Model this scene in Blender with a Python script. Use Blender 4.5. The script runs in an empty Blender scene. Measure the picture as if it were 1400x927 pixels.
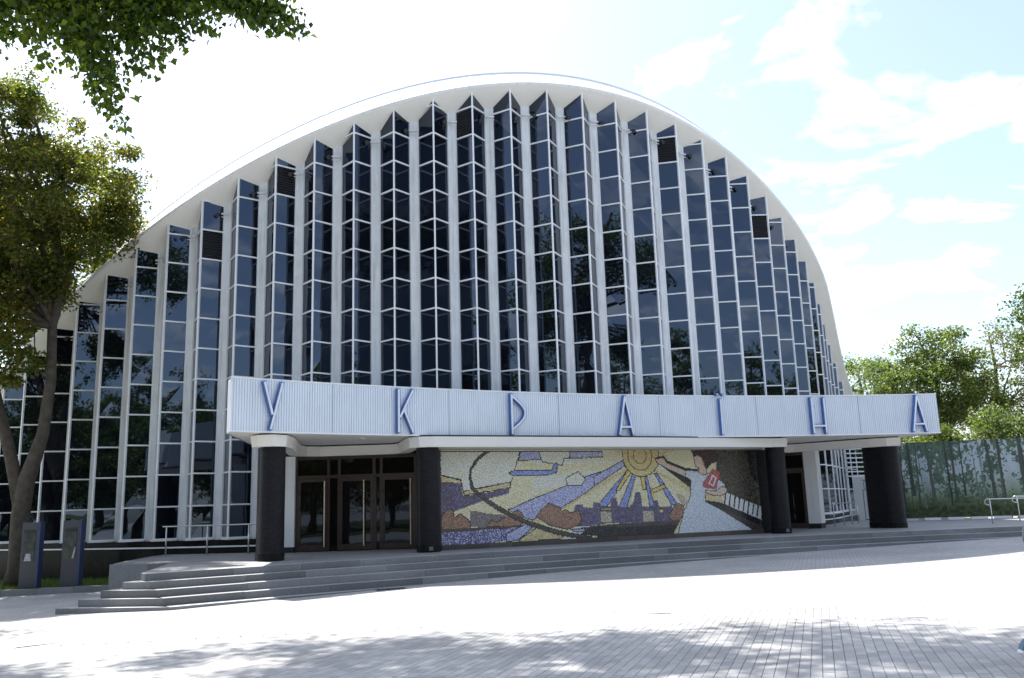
import bpy, bmesh, math, random
import numpy as np
from math import sin, cos, tan, atan2, radians, degrees, pi, hypot, sqrt
from mathutils import Vector, Matrix

# ------------------------------------------------------------------ camera, sky, sun, exposure
S = bpy.context.scene
COL = S.collection
EYE = Vector((0.0, 0.0, 1.98))
FPX, PITCH, ROLL = 1180.0, radians(10.96), radians(1.8)
cam_d = bpy.data.cameras.new('camera')
cam = bpy.data.objects.new('camera', cam_d)
COL.objects.link(cam)
S.camera = cam
cam_d.sensor_width = 36.0
cam_d.lens = FPX / 1400.0 * 36.0
cam_d.clip_start = 0.05
cam_d.clip_end = 3000.0
fwd = Vector((0, cos(PITCH), sin(PITCH)))
upv = Vector((0, -sin(PITCH), cos(PITCH)))
rgt = Vector((1, 0, 0))
cr = rgt * cos(ROLL) - upv * sin(ROLL)
cu = upv * cos(ROLL) + rgt * sin(ROLL)
cam.matrix_world = Matrix(((cr.x, cu.x, -fwd.x, EYE.x), (cr.y, cu.y, -fwd.y, EYE.y),
                           (cr.z, cu.z, -fwd.z, EYE.z), (0, 0, 0, 1)))

SUN_EL = radians(56.0)
SUN_AZ = atan2(-0.66, 0.75)            # towards the sun, measured from +Y to +X
S.view_settings.view_transform = 'Standard'
S.view_settings.look = 'None'
S.view_settings.gamma = 1.0
S.view_settings.use_curve_mapping = False
S.view_settings.exposure = 1.33

world = bpy.data.worlds.new('World')
S.world = world
world.use_nodes = True
wn = world.node_tree.nodes
wl = world.node_tree.links
wn.clear()
w_out = wn.new('ShaderNodeOutputWorld')
w_bg = wn.new('ShaderNodeBackground')
w_bg.inputs['Strength'].default_value = 0.118
sky = wn.new('ShaderNodeTexSky')
sky.sky_type = 'NISHITA'
sky.sun_disc = False
sky.sun_elevation = SUN_EL
sky.sun_rotation = SUN_AZ
sky.air_density = 1.0
sky.dust_density = 2.0
sky.ozone_density = 1.9
tc = wn.new('ShaderNodeTexCoord')
sep = wn.new('ShaderNodeSeparateXYZ')
wl.new(tc.outputs['Generated'], sep.inputs[0])
addz = wn.new('ShaderNodeMath'); addz.operation = 'ADD'; addz.inputs[1].default_value = 0.12
wl.new(sep.outputs['Z'], addz.inputs[0])
mx = wn.new('ShaderNodeMath'); mx.operation = 'MAXIMUM'; mx.inputs[1].default_value = 0.03
wl.new(addz.outputs[0], mx.inputs[0])
dx = wn.new('ShaderNodeMath'); dx.operation = 'DIVIDE'
wl.new(sep.outputs['X'], dx.inputs[0]); wl.new(mx.outputs[0], dx.inputs[1])
dy = wn.new('ShaderNodeMath'); dy.operation = 'DIVIDE'
wl.new(sep.outputs['Y'], dy.inputs[0]); wl.new(mx.outputs[0], dy.inputs[1])
cmb = wn.new('ShaderNodeCombineXYZ')
wl.new(dx.outputs[0], cmb.inputs[0]); wl.new(dy.outputs[0], cmb.inputs[1])
cln = wn.new('ShaderNodeTexNoise')
cln.inputs['Scale'].default_value = 2.9
cln.inputs['Detail'].default_value = 7.0
cln.inputs['Roughness'].default_value = 0.56
cln.inputs['Distortion'].default_value = 0.35
wl.new(cmb.outputs[0], cln.inputs['Vector'])
clr = wn.new('ShaderNodeValToRGB')
clr.color_ramp.elements[0].position = 0.51
clr.color_ramp.elements[0].color = (0.10, 0.10, 0.10, 1)
clr.color_ramp.elements[1].position = 0.66
clr.color_ramp.elements[1].color = (0.8, 0.8, 0.8, 1)
wl.new(cln.outputs['Fac'], clr.inputs['Fac'])
cmix = wn.new('ShaderNodeMixRGB')
cmix.inputs['Color2'].default_value = (7.0, 7.1, 7.3, 1)
wl.new(clr.outputs['Color'], cmix.inputs['Fac'])
wl.new(sky.outputs['Color'], cmix.inputs['Color1'])
wl.new(cmix.outputs['Color'], w_bg.inputs['Color'])
wl.new(w_bg.outputs[0], w_out.inputs['Surface'])

sun_d = bpy.data.lights.new('sun', 'SUN')
sun_d.energy = 4.5
sun_d.angle = radians(0.53)
sun_d.color = (1.0, 0.965, 0.91)
sun = bpy.data.objects.new('sun', sun_d)
COL.objects.link(sun)
s_dir = Vector((sin(SUN_AZ) * cos(SUN_EL), cos(SUN_AZ) * cos(SUN_EL), sin(SUN_EL)))
sun.rotation_euler = s_dir.to_track_quat('Z', 'Y').to_euler()
sun.location = (-20, 40, 60)

# ------------------------------------------------------------------ helpers
rnd = random.Random(7)

class MB:
    """collects faces; build() links them as one mesh object"""
    def __init__(self):
        self.v = []; self.f = []
    def poly(self, pts):
        n = len(self.v); self.v += [tuple(p) for p in pts]
        self.f.append(tuple(range(n, n + len(pts))))
    def box8(self, b, t):
        """b, t: four bottom and four top points, counter-clockwise from above"""
        n = len(self.v); self.v += [tuple(p) for p in b] + [tuple(p) for p in t]
        self.f += [(n+3, n+2, n+1, n), (n+4, n+5, n+6, n+7)]
        for i in range(4):
            j = (i + 1) % 4
            self.f.append((n+i, n+j, n+4+j, n+4+i))
    def box(self, x0, x1, y0, y1, z0, z1):
        c = [(x0, y0), (x1, y0), (x1, y1), (x0, y1)]
        self.box8([(x, y, z0) for x, y in c], [(x, y, z1) for x, y in c])
    def prism(self, plan, z0, z1):
        """plan: 2D outline; z0, z1: number or list per corner"""
        n = len(self.v); m = len(plan)
        zz0 = z0 if isinstance(z0, (list, tuple)) else [z0] * m
        zz1 = z1 if isinstance(z1, (list, tuple)) else [z1] * m
        self.v += [(p[0], p[1], z) for p, z in zip(plan, zz0)] + [(p[0], p[1], z) for p, z in zip(plan, zz1)]
        self.f += [tuple(range(n + m - 1, n - 1, -1)), tuple(range(n + m, n + 2 * m))]
        for i in range(m):
            j = (i + 1) % m
            self.f.append((n + i, n + j, n + m + j, n + m + i))
    def bar(self, a, b, w, d, nrm):
        """rectangular bar from a to b, w across, d along nrm"""
        a, b, nrm = Vector(a), Vector(b), Vector(nrm).normalized()
        u = (b - a).normalized()
        s = u.cross(nrm).normalized() * (w / 2)
        q = s.cross(u).normalized() * (d / 2)
        n = len(self.v)
        for p in (a, b):
            self.v += [tuple(p - s - q), tuple(p + s - q), tuple(p + s + q), tuple(p - s + q)]
        self.f += [(n, n+1, n+2, n+3), (n+7, n+6, n+5, n+4)]
        for i in range(4):
            j = (i + 1) % 4
            self.f.append((n+i, n+4+i, n+4+j, n+j))
    def tube(self, pts, rad, seg=8, cap=True):
        pts = [Vector(p) for p in pts]
        n0 = len(self.v)
        ref = None
        for i, p in enumerate(pts):
            t = (pts[min(i + 1, len(pts) - 1)] - pts[max(i - 1, 0)]).normalized()
            if ref is None:
                ref = t.orthogonal().normalized()
            ref = (ref - t * ref.dot(t)).normalized()
            bi = t.cross(ref)
            r = rad[i] if isinstance(rad, (list, tuple)) else rad
            for k in range(seg):
                a = 2 * pi * k / seg
                self.v.append(tuple(p + ref * (r * cos(a)) + bi * (r * sin(a))))
        for i in range(len(pts) - 1):
            for k in range(seg):
                k2 = (k + 1) % seg
                a = n0 + i * seg
                self.f.append((a + k, a + k2, a + seg + k2, a + seg + k))
        if cap:
            self.f.append(tuple(range(n0 + seg - 1, n0 - 1, -1)))
            e = n0 + (len(pts) - 1) * seg
            self.f.append(tuple(range(e, e + seg)))
    def mesh(self, name, mat, smooth=False, fix=True):
        me = bpy.data.meshes.new(name)
        me.from_pydata(self.v, [], self.f)
        if fix:
            bm = bmesh.new(); bm.from_mesh(me)
            bmesh.ops.recalc_face_normals(bm, faces=bm.faces[:])
            bm.to_mesh(me); bm.free()
        if mat is not None:
            me.materials.append(mat)
        if smooth:
            me.polygons.foreach_set('use_smooth', [True] * len(me.polygons))
        me.update()
        return me
    def build(self, name, mat, parent=None, smooth=False, fix=True):
        return link(name, self.mesh(name, mat, smooth, fix), parent)

def link(name, data, parent=None):
    o = bpy.data.objects.new(name, data)
    COL.objects.link(o)
    if parent is not None:
        o.parent = parent
        if parent.type == 'EMPTY' or parent.location.length > 0:
            o.matrix_parent_inverse = Matrix.Translation(-Vector(parent.location)) if parent.parent is None else Matrix()
    return o

def tag(o, label=None, cat=None, group=None, kind=None):
    if label: o['label'] = label
    if cat: o['category'] = cat
    if group: o['group'] = group
    if kind: o['kind'] = kind
    return o

def empty(name, loc=(0, 0, 0), parent=None):
    o = bpy.data.objects.new(name, None)
    COL.objects.link(o)
    o.location = loc
    o.empty_display_size = 0.2
    if parent is not None:
        o.parent = parent
    return o

def np_mesh(name, verts, quads, mat, smooth=False):
    me = bpy.data.meshes.new(name)
    nv, nf = len(verts), len(quads)
    m = quads.shape[1]
    me.vertices.add(nv)
    me.vertices.foreach_set('co', np.asarray(verts, np.float32).ravel())
    me.loops.add(nf * m)
    me.loops.foreach_set('vertex_index', np.asarray(quads, np.int32).ravel())
    me.polygons.add(nf)
    me.polygons.foreach_set('loop_start', np.arange(0, nf * m, m, dtype=np.int32))
    me.polygons.foreach_set('loop_total', np.full(nf, m, np.int32))
    if smooth:
        me.polygons.foreach_set('use_smooth', np.ones(nf, bool))
    me.update(calc_edges=True)
    me.validate()
    if mat is not None:
        me.materials.append(mat)
    return me

def zg(x, y):
    """height of the sloping plaza"""
    return 0.5 + 0.02 * max(-25.0, min(30.0, x)) - 0.0095 * max(-10.0, min(40.0, y))

# ------------------------------------------------------------------ materials
def nodes(name):
    m = bpy.data.materials.new(name)
    m.use_nodes = True
    nt = m.node_tree
    return m, nt.nodes, nt.links, nt.nodes['Principled BSDF']

def world_pos(n):
    return n.new('ShaderNodeNewGeometry').outputs['Position']

def mat(name, col, rough=0.6, var=0.12, scale=3.0, bump=0.0, bscale=40.0, metal=0.0, spec=0.5, coat=0.0, stain=0.0):
    """plain surface with patchy tone, fine grain and optional streaky dirt"""
    m, n, l, b = nodes(name)
    b.inputs['Roughness'].default_value = rough
    b.inputs['Metallic'].default_value = metal
    b.inputs['Specular IOR Level'].default_value = spec
    b.inputs['Coat Weight'].default_value = coat
    p = world_pos(n)
    t = n.new('ShaderNodeTexNoise'); t.inputs['Scale'].default_value = scale; t.inputs['Detail'].default_value = 6
    l.new(p, t.inputs['Vector'])
    t2 = n.new('ShaderNodeTexNoise'); t2.inputs['Scale'].default_value = scale * 14; t2.inputs['Detail'].default_value = 3
    l.new(p, t2.inputs['Vector'])
    mxn = n.new('ShaderNodeMath'); mxn.operation = 'MULTIPLY_ADD'; mxn.inputs[1].default_value = 0.35
    l.new(t2.outputs['Fac'], mxn.inputs[0]); l.new(t.outputs['Fac'], mxn.inputs[2])
    r = n.new('ShaderNodeMapRange')
    r.inputs['From Min'].default_value = 0.42; r.inputs['From Max'].default_value = 0.92
    r.inputs['To Min'].default_value = 1 - var; r.inputs['To Max'].default_value = 1 + var
    l.new(mxn.outputs[0], r.inputs['Value'])
    mul = n.new('ShaderNodeMixRGB'); mul.blend_type = 'MULTIPLY'; mul.inputs['Fac'].default_value = 1
    mul.inputs['Color1'].default_value = (*col, 1)
    l.new(r.outputs[0], mul.inputs['Color2'])
    last = mul.outputs[0]
    if stain > 0:
        mp = n.new('ShaderNodeMapping'); mp.inputs['Scale'].default_value = (3.0, 3.0, 0.22)
        l.new(p, mp.inputs['Vector'])
        st = n.new('ShaderNodeTexNoise'); st.inputs['Scale'].default_value = 2.2; st.inputs['Detail'].default_value = 5
        l.new(mp.outputs[0], st.inputs['Vector'])
        sr = n.new('ShaderNodeMapRange'); sr.inputs['From Min'].default_value = 0.5; sr.inputs['From Max'].default_value = 0.8
        sr.inputs['To Max'].default_value = stain
        l.new(st.outputs['Fac'], sr.inputs['Value'])
        sm = n.new('ShaderNodeMixRGB'); sm.blend_type = 'MULTIPLY'
        sm.inputs['Color2'].default_value = (0.55, 0.53, 0.49, 1)
        l.new(sr.outputs[0], sm.inputs['Fac']); l.new(last, sm.inputs['Color1'])
        last = sm.outputs[0]
    l.new(last, b.inputs['Base Color'])
    if bump > 0:
        bt = n.new('ShaderNodeTexNoise'); bt.inputs['Scale'].default_value = bscale; bt.inputs['Detail'].default_value = 4
        l.new(p, bt.inputs['Vector'])
        bp = n.new('ShaderNodeBump'); bp.inputs['Strength'].default_value = bump; bp.inputs['Distance'].default_value = 0.01
        l.new(bt.outputs['Fac'], bp.inputs['Height']); l.new(bp.outputs[0], b.inputs['Normal'])
    return m

def mat_island(name, col, var=0.25, rough=0.7, grain=0.12, bump=0.15):
    """stone pieces: each piece (object or island) gets its own tone"""
    m, n, l, b = nodes(name)
    b.inputs['Roughness'].default_value = rough
    g = n.new('ShaderNodeNewGeometry'); oi = n.new('ShaderNodeObjectInfo')
    ad = n.new('ShaderNodeMath'); ad.operation = 'ADD'
    l.new(g.outputs['Random Per Island'], ad.inputs[0]); l.new(oi.outputs['Random'], ad.inputs[1])
    fr = n.new('ShaderNodeMath'); fr.operation = 'FRACT'; l.new(ad.outputs[0], fr.inputs[0])
    r = n.new('ShaderNodeMapRange'); r.inputs['To Min'].default_value = 1 - var; r.inputs['To Max'].default_value = 1 + var
    l.new(fr.outputs[0], r.inputs['Value'])
    t = n.new('ShaderNodeTexNoise'); t.inputs['Scale'].default_value = 26; t.inputs['Detail'].default_value = 6; t.inputs['Roughness'].default_value = 0.7
    l.new(g.outputs['Position'], t.inputs['Vector'])
    r2 = n.new('ShaderNodeMapRange'); r2.inputs['From Min'].default_value = 0.3; r2.inputs['From Max'].default_value = 0.7
    r2.inputs['To Min'].default_value = 1 - grain; r2.inputs['To Max'].default_value = 1 + grain
    l.new(t.outputs['Fac'], r2.inputs['Value'])
    t3 = n.new('ShaderNodeTexNoise'); t3.inputs['Scale'].default_value = 0.7; t3.inputs['Detail'].default_value = 5
    l.new(g.outputs['Position'], t3.inputs['Vector'])
    r3 = n.new('ShaderNodeMapRange'); r3.inputs['From Min'].default_value = 0.3; r3.inputs['From Max'].default_value = 0.7
    r3.inputs['To Min'].default_value = 0.80; r3.inputs['To Max'].default_value = 1.1
    l.new(t3.outputs['Fac'], r3.inputs['Value'])
    a1 = n.new('ShaderNodeMath'); a1.operation = 'MULTIPLY'; l.new(r.outputs[0], a1.inputs[0]); l.new(r2.outputs[0], a1.inputs[1])
    a2 = n.new('ShaderNodeMath'); a2.operation = 'MULTIPLY'; l.new(a1.outputs[0], a2.inputs[0]); l.new(r3.outputs[0], a2.inputs[1])
    mul = n.new('ShaderNodeMixRGB'); mul.blend_type = 'MULTIPLY'; mul.inputs['Fac'].default_value = 1
    mul.inputs['Color1'].default_value = (*col, 1); l.new(a2.outputs[0], mul.inputs['Color2'])
    l.new(mul.outputs[0], b.inputs['Base Color'])
    bp = n.new('ShaderNodeBump'); bp.inputs['Strength'].default_value = bump; bp.inputs['Distance'].default_value = 0.01
    l.new(t.outputs['Fac'], bp.inputs['Height']); l.new(bp.outputs[0], b.inputs['Normal'])
    return m

PAV_A = atan2(0.324, 0.946)            # direction of the paver rows, from +Y to +X
E1 = (sin(PAV_A), cos(PAV_A)); E2 = (cos(PAV_A), -sin(PAV_A))

def mat_paving(name, col):
    m, n, l, b = nodes(name)
    b.inputs['Roughness'].default_value = 0.75
    p = world_pos(n)
    mp = n.new('ShaderNodeMapping'); mp.vector_type = 'POINT'
    mp.inputs['Rotation'].default_value = (0, 0, -(pi / 2 - PAV_A))
    l.new(p, mp.inputs['Vector'])
    br = n.new('ShaderNodeTexBrick')
    br.offset = 0.5; br.offset_frequency = 2
    br.inputs['Scale'].default_value = 1.0
    br.inputs['Brick Width'].default_value = 0.2
    br.inputs['Row Height'].default_value = 0.1
    br.inputs['Mortar Size'].default_value = 0.0035
    br.inputs['Mortar Smooth'].default_value = 0.2
    br.inputs['Color1'].default_value = (col[0] * 0.9, col[1] * 0.9, col[2] * 0.9, 1)
    br.inputs['Color2'].default_value = (col[0] * 1.07, col[1] * 1.07, col[2] * 1.07, 1)
    br.inputs['Mortar'].default_value = (col[0] * 0.5, col[1] * 0.5, col[2] * 0.5, 1)
    l.new(mp.outputs[0], br.inputs['Vector'])
    t = n.new('ShaderNodeTexNoise'); t.inputs['Scale'].default_value = 0.5; t.inputs['Detail'].default_value = 6
    l.new(p, t.inputs['Vector'])
    r = n.new('ShaderNodeMapRange'); r.inputs['From Min'].default_value = 0.3; r.inputs['From Max'].default_value = 0.7
    r.inputs['To Min'].default_value = 0.80; r.inputs['To Max'].default_value = 1.1
    l.new(t.outputs['Fac'], r.inputs['Value'])
    mul = n.new('ShaderNodeMixRGB'); mul.blend_type = 'MULTIPLY'; mul.inputs['Fac'].default_value = 1
    l.new(br.outputs['Color'], mul.inputs['Color1']); l.new(r.outputs[0], mul.inputs['Color2'])
    l.new(mul.outputs[0], b.inputs['Base Color'])
    bp = n.new('ShaderNodeBump'); bp.inputs['Strength'].default_value = 0.3; bp.inputs['Distance'].default_value = 0.006; bp.invert = True
    l.new(br.outputs['Fac'], bp.inputs['Height']); l.new(bp.outputs[0], b.inputs['Normal'])
    return m

def mat_glass(name, base, ior, wav=0.004):
    """dark tinted window glass: mirror-like, each pane very slightly out of true"""
    m, n, l, b = nodes(name)
    b.inputs['Base Color'].default_value = (*base, 1)
    b.inputs['Roughness'].default_value = 0.015
    b.inputs['IOR'].default_value = ior
    b.inputs['Specular Tint'].default_value = (0.62, 0.76, 1.0, 1)
    p = world_pos(n)
    t = n.new('ShaderNodeTexNoise'); t.inputs['Scale'].default_value = 1.1; t.inputs['Detail'].default_value = 1
    l.new(p, t.inputs['Vector'])
    bp = n.new('ShaderNodeBump'); bp.inputs['Strength'].default_value = 0.5; bp.inputs['Distance'].default_value = wav
    l.new(t.outputs['Fac'], bp.inputs['Height']); l.new(bp.outputs[0], b.inputs['Normal'])
    return m

def mat_leaf(name, c1, c2, trans=0.45):
    m, n, l, b = nodes(name)
    out = n['Material Output']
    g = n.new('ShaderNodeNewGeometry')
    t = n.new('ShaderNodeTexNoise'); t.inputs['Scale'].default_value = 0.55; t.inputs['Detail'].default_value = 2
    l.new(g.outputs['Position'], t.inputs['Vector'])
    ad = n.new('ShaderNodeMath'); ad.operation = 'MULTIPLY_ADD'; ad.inputs[1].default_value = 0.5
    l.new(g.outputs['Random Per Island'], ad.inputs[0])
    sb = n.new('ShaderNodeMath'); sb.operation = 'MULTIPLY_ADD'; sb.inputs[1].default_value = 1.8; sb.inputs[2].default_value = -0.65
    l.new(t.outputs['Fac'], sb.inputs[0]); l.new(sb.outputs[0], ad.inputs[2])
    mx_ = n.new('ShaderNodeMixRGB'); mx_.inputs['Color1'].default_value = (*c1, 1); mx_.inputs['Color2'].default_value = (*c2, 1)
    mx_.use_clamp = True
    l.new(ad.outputs[0], mx_.inputs['Fac'])
    l.new(mx_.outputs[0], b.inputs['Base Color'])
    b.inputs['Roughness'].default_value = 0.45
    b.inputs['Specular IOR Level'].default_value = 0.35
    tr = n.new('ShaderNodeBsdfTranslucent')
    tm = n.new('ShaderNodeMixRGB'); tm.blend_type = 'MULTIPLY'; tm.inputs['Fac'].default_value = 1
    tm.inputs['Color2'].default_value = (1.5, 1.6, 0.7, 1)
    l.new(mx_.outputs[0], tm.inputs['Color1']); l.new(tm.outputs[0], tr.inputs['Color'])
    ms = n.new('ShaderNodeMixShader'); ms.inputs['Fac'].default_value = trans
    l.new(b.outputs[0], ms.inputs[1]); l.new(tr.outputs[0], ms.inputs[2])
    l.new(ms.outputs[0], out.inputs['Surface'])
    return m

def mat_attr(name, rough=0.35, spec=0.5, noise=0.0):
    m, n, l, b = nodes(name)
    a = n.new('ShaderNodeAttribute'); a.attribute_name = 'tone'
    l.new(a.outputs['Color'], b.inputs['Base Color'])
    b.inputs['Roughness'].default_value = rough
    b.inputs['Specular IOR Level'].default_value = spec
    return m

M = {}
M['paving'] = mat_paving('paving', (0.355, 0.352, 0.345))
M['paver'] = mat_island('paver', (0.355, 0.352, 0.345), var=0.13, rough=0.75, grain=0.07, bump=0.1)
M['skylit_tread'] = mat_island('granite_skylit_tread', (0.34, 0.34, 0.345), var=0.08, rough=0.6, grain=0.15, bump=0.15)  # worn granite, lightened further to stand in for sky light on top faces
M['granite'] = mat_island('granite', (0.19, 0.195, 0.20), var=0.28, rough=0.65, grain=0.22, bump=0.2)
M['platform'] = mat('platform_stone', (0.27, 0.27, 0.27), 0.6, 0.14, 1.5, bump=0.15)
M['white'] = mat('white_paint', (0.80, 0.81, 0.82), 0.55, 0.05, 1.2, stain=0.35)
M['pier'] = mat('pier_concrete', (0.74, 0.755, 0.775), 0.6, 0.10, 2.0, bump=0.1, stain=0.8)
M['frame'] = mat('window_frame', (0.84, 0.85, 0.87), 0.4, 0.04, 2.0)
M['soffit'] = mat('soffit_plaster', (0.86, 0.84, 0.795), 0.75, 0.04, 0.7, bump=0.08)
M['roof'] = mat('roof_white', (0.78, 0.78, 0.775), 0.6, 0.06, 0.8, stain=0.4)
M['coping'] = mat('coping_metal', (0.70, 0.71, 0.72), 0.5, 0.05, 2.0)
M['glass'] = mat_glass('tinted_glass', (0.005, 0.006, 0.010), 1.8)
M['doorglass'] = mat_glass('door_glass', (0.010, 0.009, 0.008), 1.42, 0.004)
M['louvre'] = mat('louvre_metal', (0.02, 0.022, 0.028), 0.5, 0.1, 3.0)
M['plinth'] = mat('polished_plinth', (0.016, 0.015, 0.015), 0.22, 0.35, 4.0, spec=0.07)
M['brownframe'] = mat('brown_frame', (0.045, 0.024, 0.018), 0.35, 0.12, 3.0)
M['alu'] = mat('ribbed_aluminium', (0.76, 0.81, 0.88), 0.42, 0.04, 1.0, metal=0.4, stain=0.18)
M['blue'] = mat('letter_blue', (0.06, 0.16, 0.46), 0.4, 0.05, 3.0)
M['tubewhite'] = mat('letter_tube', (0.80, 0.84, 0.90), 0.3, 0.03, 3.0)
M['steel'] = mat('stainless_steel', (0.62, 0.62, 0.60), 0.28, 0.05, 4.0, metal=0.9)
M['black'] = mat('black_paint', (0.012, 0.012, 0.013), 0.5, 0.2, 5.0)
M['stele'] = mat('stele_grey', (0.055, 0.058, 0.066), 0.45, 0.12, 3.0)
M['steleblue'] = mat('stele_blue', (0.035, 0.055, 0.13), 0.45, 0.1, 3.0)
M['bark'] = mat('bark', (0.075, 0.062, 0.048), 0.9, 0.45, 5.0, bump=0.9, bscale=18)
M['lawn'] = mat('lawn_soil', (0.05, 0.075, 0.02), 0.9, 0.4, 4.0)
M['grass'] = mat_leaf('grass_blades', (0.05, 0.10, 0.018), (0.11, 0.16, 0.03), 0.35)
M['leaf_dark'] = mat_leaf('leaf_dark', (0.032, 0.062, 0.016), (0.075, 0.115, 0.024), 0.5)
M['leaf_shoot'] = mat_leaf('leaf_shoot', (0.075, 0.125, 0.020), (0.19, 0.24, 0.034), 0.62)
M['leaf_gold'] = mat_leaf('leaf_gold', (0.060, 0.095, 0.022), (0.21, 0.165, 0.032), 0.55)
M['leaf_mid'] = mat_leaf('leaf_mid', (0.065, 0.100, 0.030), (0.14, 0.17, 0.05), 0.5)
M['leaf_pale'] = mat_leaf('leaf_pale', (0.08, 0.12, 0.045), (0.15, 0.19, 0.07), 0.45)
M['leaf_dry'] = mat_leaf('leaf_dry', (0.09, 0.085, 0.035), (0.19, 0.11, 0.045), 0.4)
M['tess'] = mat_attr('tesserae', 0.22, 0.6)
M['grout'] = mat('grout', (0.16, 0.155, 0.15), 0.9, 0.2, 8.0)
M['print'] = mat_attr('printed_banner', 0.7, 0.2)
def mat_tiles(name, col, grout, w, h):
    m, n, l, b = nodes(name)
    b.inputs['Roughness'].default_value = 0.45; b.inputs['Specular IOR Level'].default_value = 0.2
    p = world_pos(n)
    sp = n.new('ShaderNodeSeparateXYZ'); l.new(p, sp.inputs[0])
    su_ = n.new('ShaderNodeMath'); su_.operation = 'ADD'; l.new(sp.outputs['X'], su_.inputs[0]); l.new(sp.outputs['Y'], su_.inputs[1])
    cb = n.new('ShaderNodeCombineXYZ'); l.new(su_.outputs[0], cb.inputs[0]); l.new(sp.outputs['Z'], cb.inputs[1])
    br = n.new('ShaderNodeTexBrick'); br.inputs['Scale'].default_value = 1
    br.inputs['Brick Width'].default_value = w; br.inputs['Row Height'].default_value = h; br.inputs['Mortar Size'].default_value = .004
    br.inputs['Color1'].default_value = (col[0] * .6, col[1] * .6, col[2] * .6, 1); br.inputs['Color2'].default_value = (col[0] * 1.5, col[1] * 1.5, col[2] * 1.5, 1)
    br.inputs['Mortar'].default_value = (*grout, 1)
    l.new(cb.outputs[0], br.inputs['Vector']); l.new(br.outputs['Color'], b.inputs['Base Color'])
    bp = n.new('ShaderNodeBump'); bp.inputs['Strength'].default_value = .4; bp.inputs['Distance'].default_value = .004; bp.invert = True
    l.new(br.outputs['Fac'], bp.inputs['Height']); l.new(bp.outputs[0], b.inputs['Normal'])
    return m
M['column'] = mat_tiles('column_tile', (0.0075, 0.008, 0.0115), (0.016, 0.016, 0.018), .10, .05)

# ------------------------------------------------------------------ ground
xs = sorted(set([-400, -200, -100, -60, 60, 100, 200, 400] + list(range(-40, 46, 2))))
ys = sorted(set([-300, -150, -80, -50, 80, 120, 200, 500] + list(range(-30, 62, 2))))
g = MB()
for y in ys:
    for x in xs:
        g.v.append((x, y, zg(x, y)))
nx = len(xs)
for j in range(len(ys) - 1):
    for i in range(nx - 1):
        g.f.append((j * nx + i, j * nx + i + 1, (j + 1) * nx + i + 1, (j + 1) * nx + i))
plaza = tag(g.build('plaza_ground', M['paving']), kind='structure')

# concrete block pavers of the near plaza: the 300 that show largest are single objects, the rest one sheet of pieces
def paver_local():
    b = MB(); a, w, h = 0.0975, 0.0475, 0.012
    c = [(-w, -a), (w, -a), (w, a), (-w, a)]
    k = 0.004
    ci = [(-w + k, -a + k), (w - k, -a + k), (w - k, a - k), (-w + k, a - k)]
    n = 0
    b.v = [(x, y, -0.008) for x, y in c] + [(x, y, h - 0.002) for x, y in c] + [(x, y, h) for x, y in ci]
    for i in range(4):
        j = (i + 1) % 4
        b.f += [(i, j, 4 + j, 4 + i), (4 + i, 4 + j, 8 + j, 8 + i)]
    b.f.append((8, 9, 10, 11))
    return b
pl = paver_local()
pav_me = pl.mesh('paver', M['paver'])
slots = []
for j in range(-130, 131):
    for i in range(10, 80):
        t = (i + (0.5 if j % 2 else 0.0)) * 0.2 + 0.1
        s = j * 0.1 + 0.05
        x = E1[0] * t + E2[0] * s; y = E1[1] * t + E2[1] * s
        if 6.2 < y < 12.6 and abs(x) < 0.64 * y + 0.3:
            v = Vector((x, y, zg(x, y))) - EYE
            d = v.dot(fwd); px = FPX * v.dot(cr) / d; py = -FPX * v.dot(cu) / d
            vis = abs(px) < 702 and py < 466
            slots.append((0 if vis else 1, y, x, t, s))
slots.sort()
tilt = Matrix.Rotation(-PAV_A, 4, 'Z')
nrm_g = Vector((-0.02, 0.0095, 1)).normalized()
lean = Vector((0, 0, 1)).rotation_difference(nrm_g).to_matrix().to_4x4()
near = [s for s in slots if s[0] == 0][:300]
ids = set(id(s) for s in near)
R3 = random.Random(3)
for s in near:
    o = bpy.data.objects.new('paver', pav_me)
    COL.objects.link(o); o.parent = plaza
    o.matrix_basis = Matrix.Translation((s[2], s[1], zg(s[2], s[1]) + R3.uniform(-.0012, .0012))) @ lean @ tilt
V0 = np.array(pl.v); F0 = pl.f
rest = [s for s in slots if id(s) not in ids]
big = MB()
for s in rest:
    mtx = Matrix.Translation((s[2], s[1], zg(s[2], s[1]) + R3.uniform(-.0012, .0012))) @ lean @ tilt
    n = len(big.v)
    big.v += [tuple(mtx @ Vector(p)) for p in pl.v]
    big.f += [tuple(n + k for k in f) for f in F0]
tag(big.build('paver_field', M['paver'], plaza, fix=False), kind='stuff')

def stone_band(a, b, w):
    """row of slightly darker stones crossing the paving"""
    a, b = Vector(a), Vector(b); d = (b - a).normalized(); q = Vector((-d.y, d.x)) * (w / 2)
    L = (b - a).length; n = int(L / 0.45)
    root = empty('paving_band', (a.x, a.y, zg(a.x, a.y))); tag(root, kind='structure')
    for i in range(n):
        p0 = a + d * (L * i / n + .003); p1 = a + d * (L * (i + 1) / n - .003)
        m = MB(); c = [p0 - q, p1 - q, p1 + q, p0 + q]
        m.box8([(p.x, p.y, zg(p.x, p.y) - .02) for p in c], [(p.x, p.y, zg(p.x, p.y) + (.0135 if p.y < 12.8 else .004)) for p in c])
        m.build('band_stone', M['band'], root)
M['band'] = mat_island('band_stone', (0.33, 0.328, 0.322), var=.06, rough=.8, grain=.1, bump=.05)
stone_band((-2.45, 17.05), (7.4, 7.8), 0.2)
stone_band((-2.75, 16.9), (-9.0, 11.0), 0.2)
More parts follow.
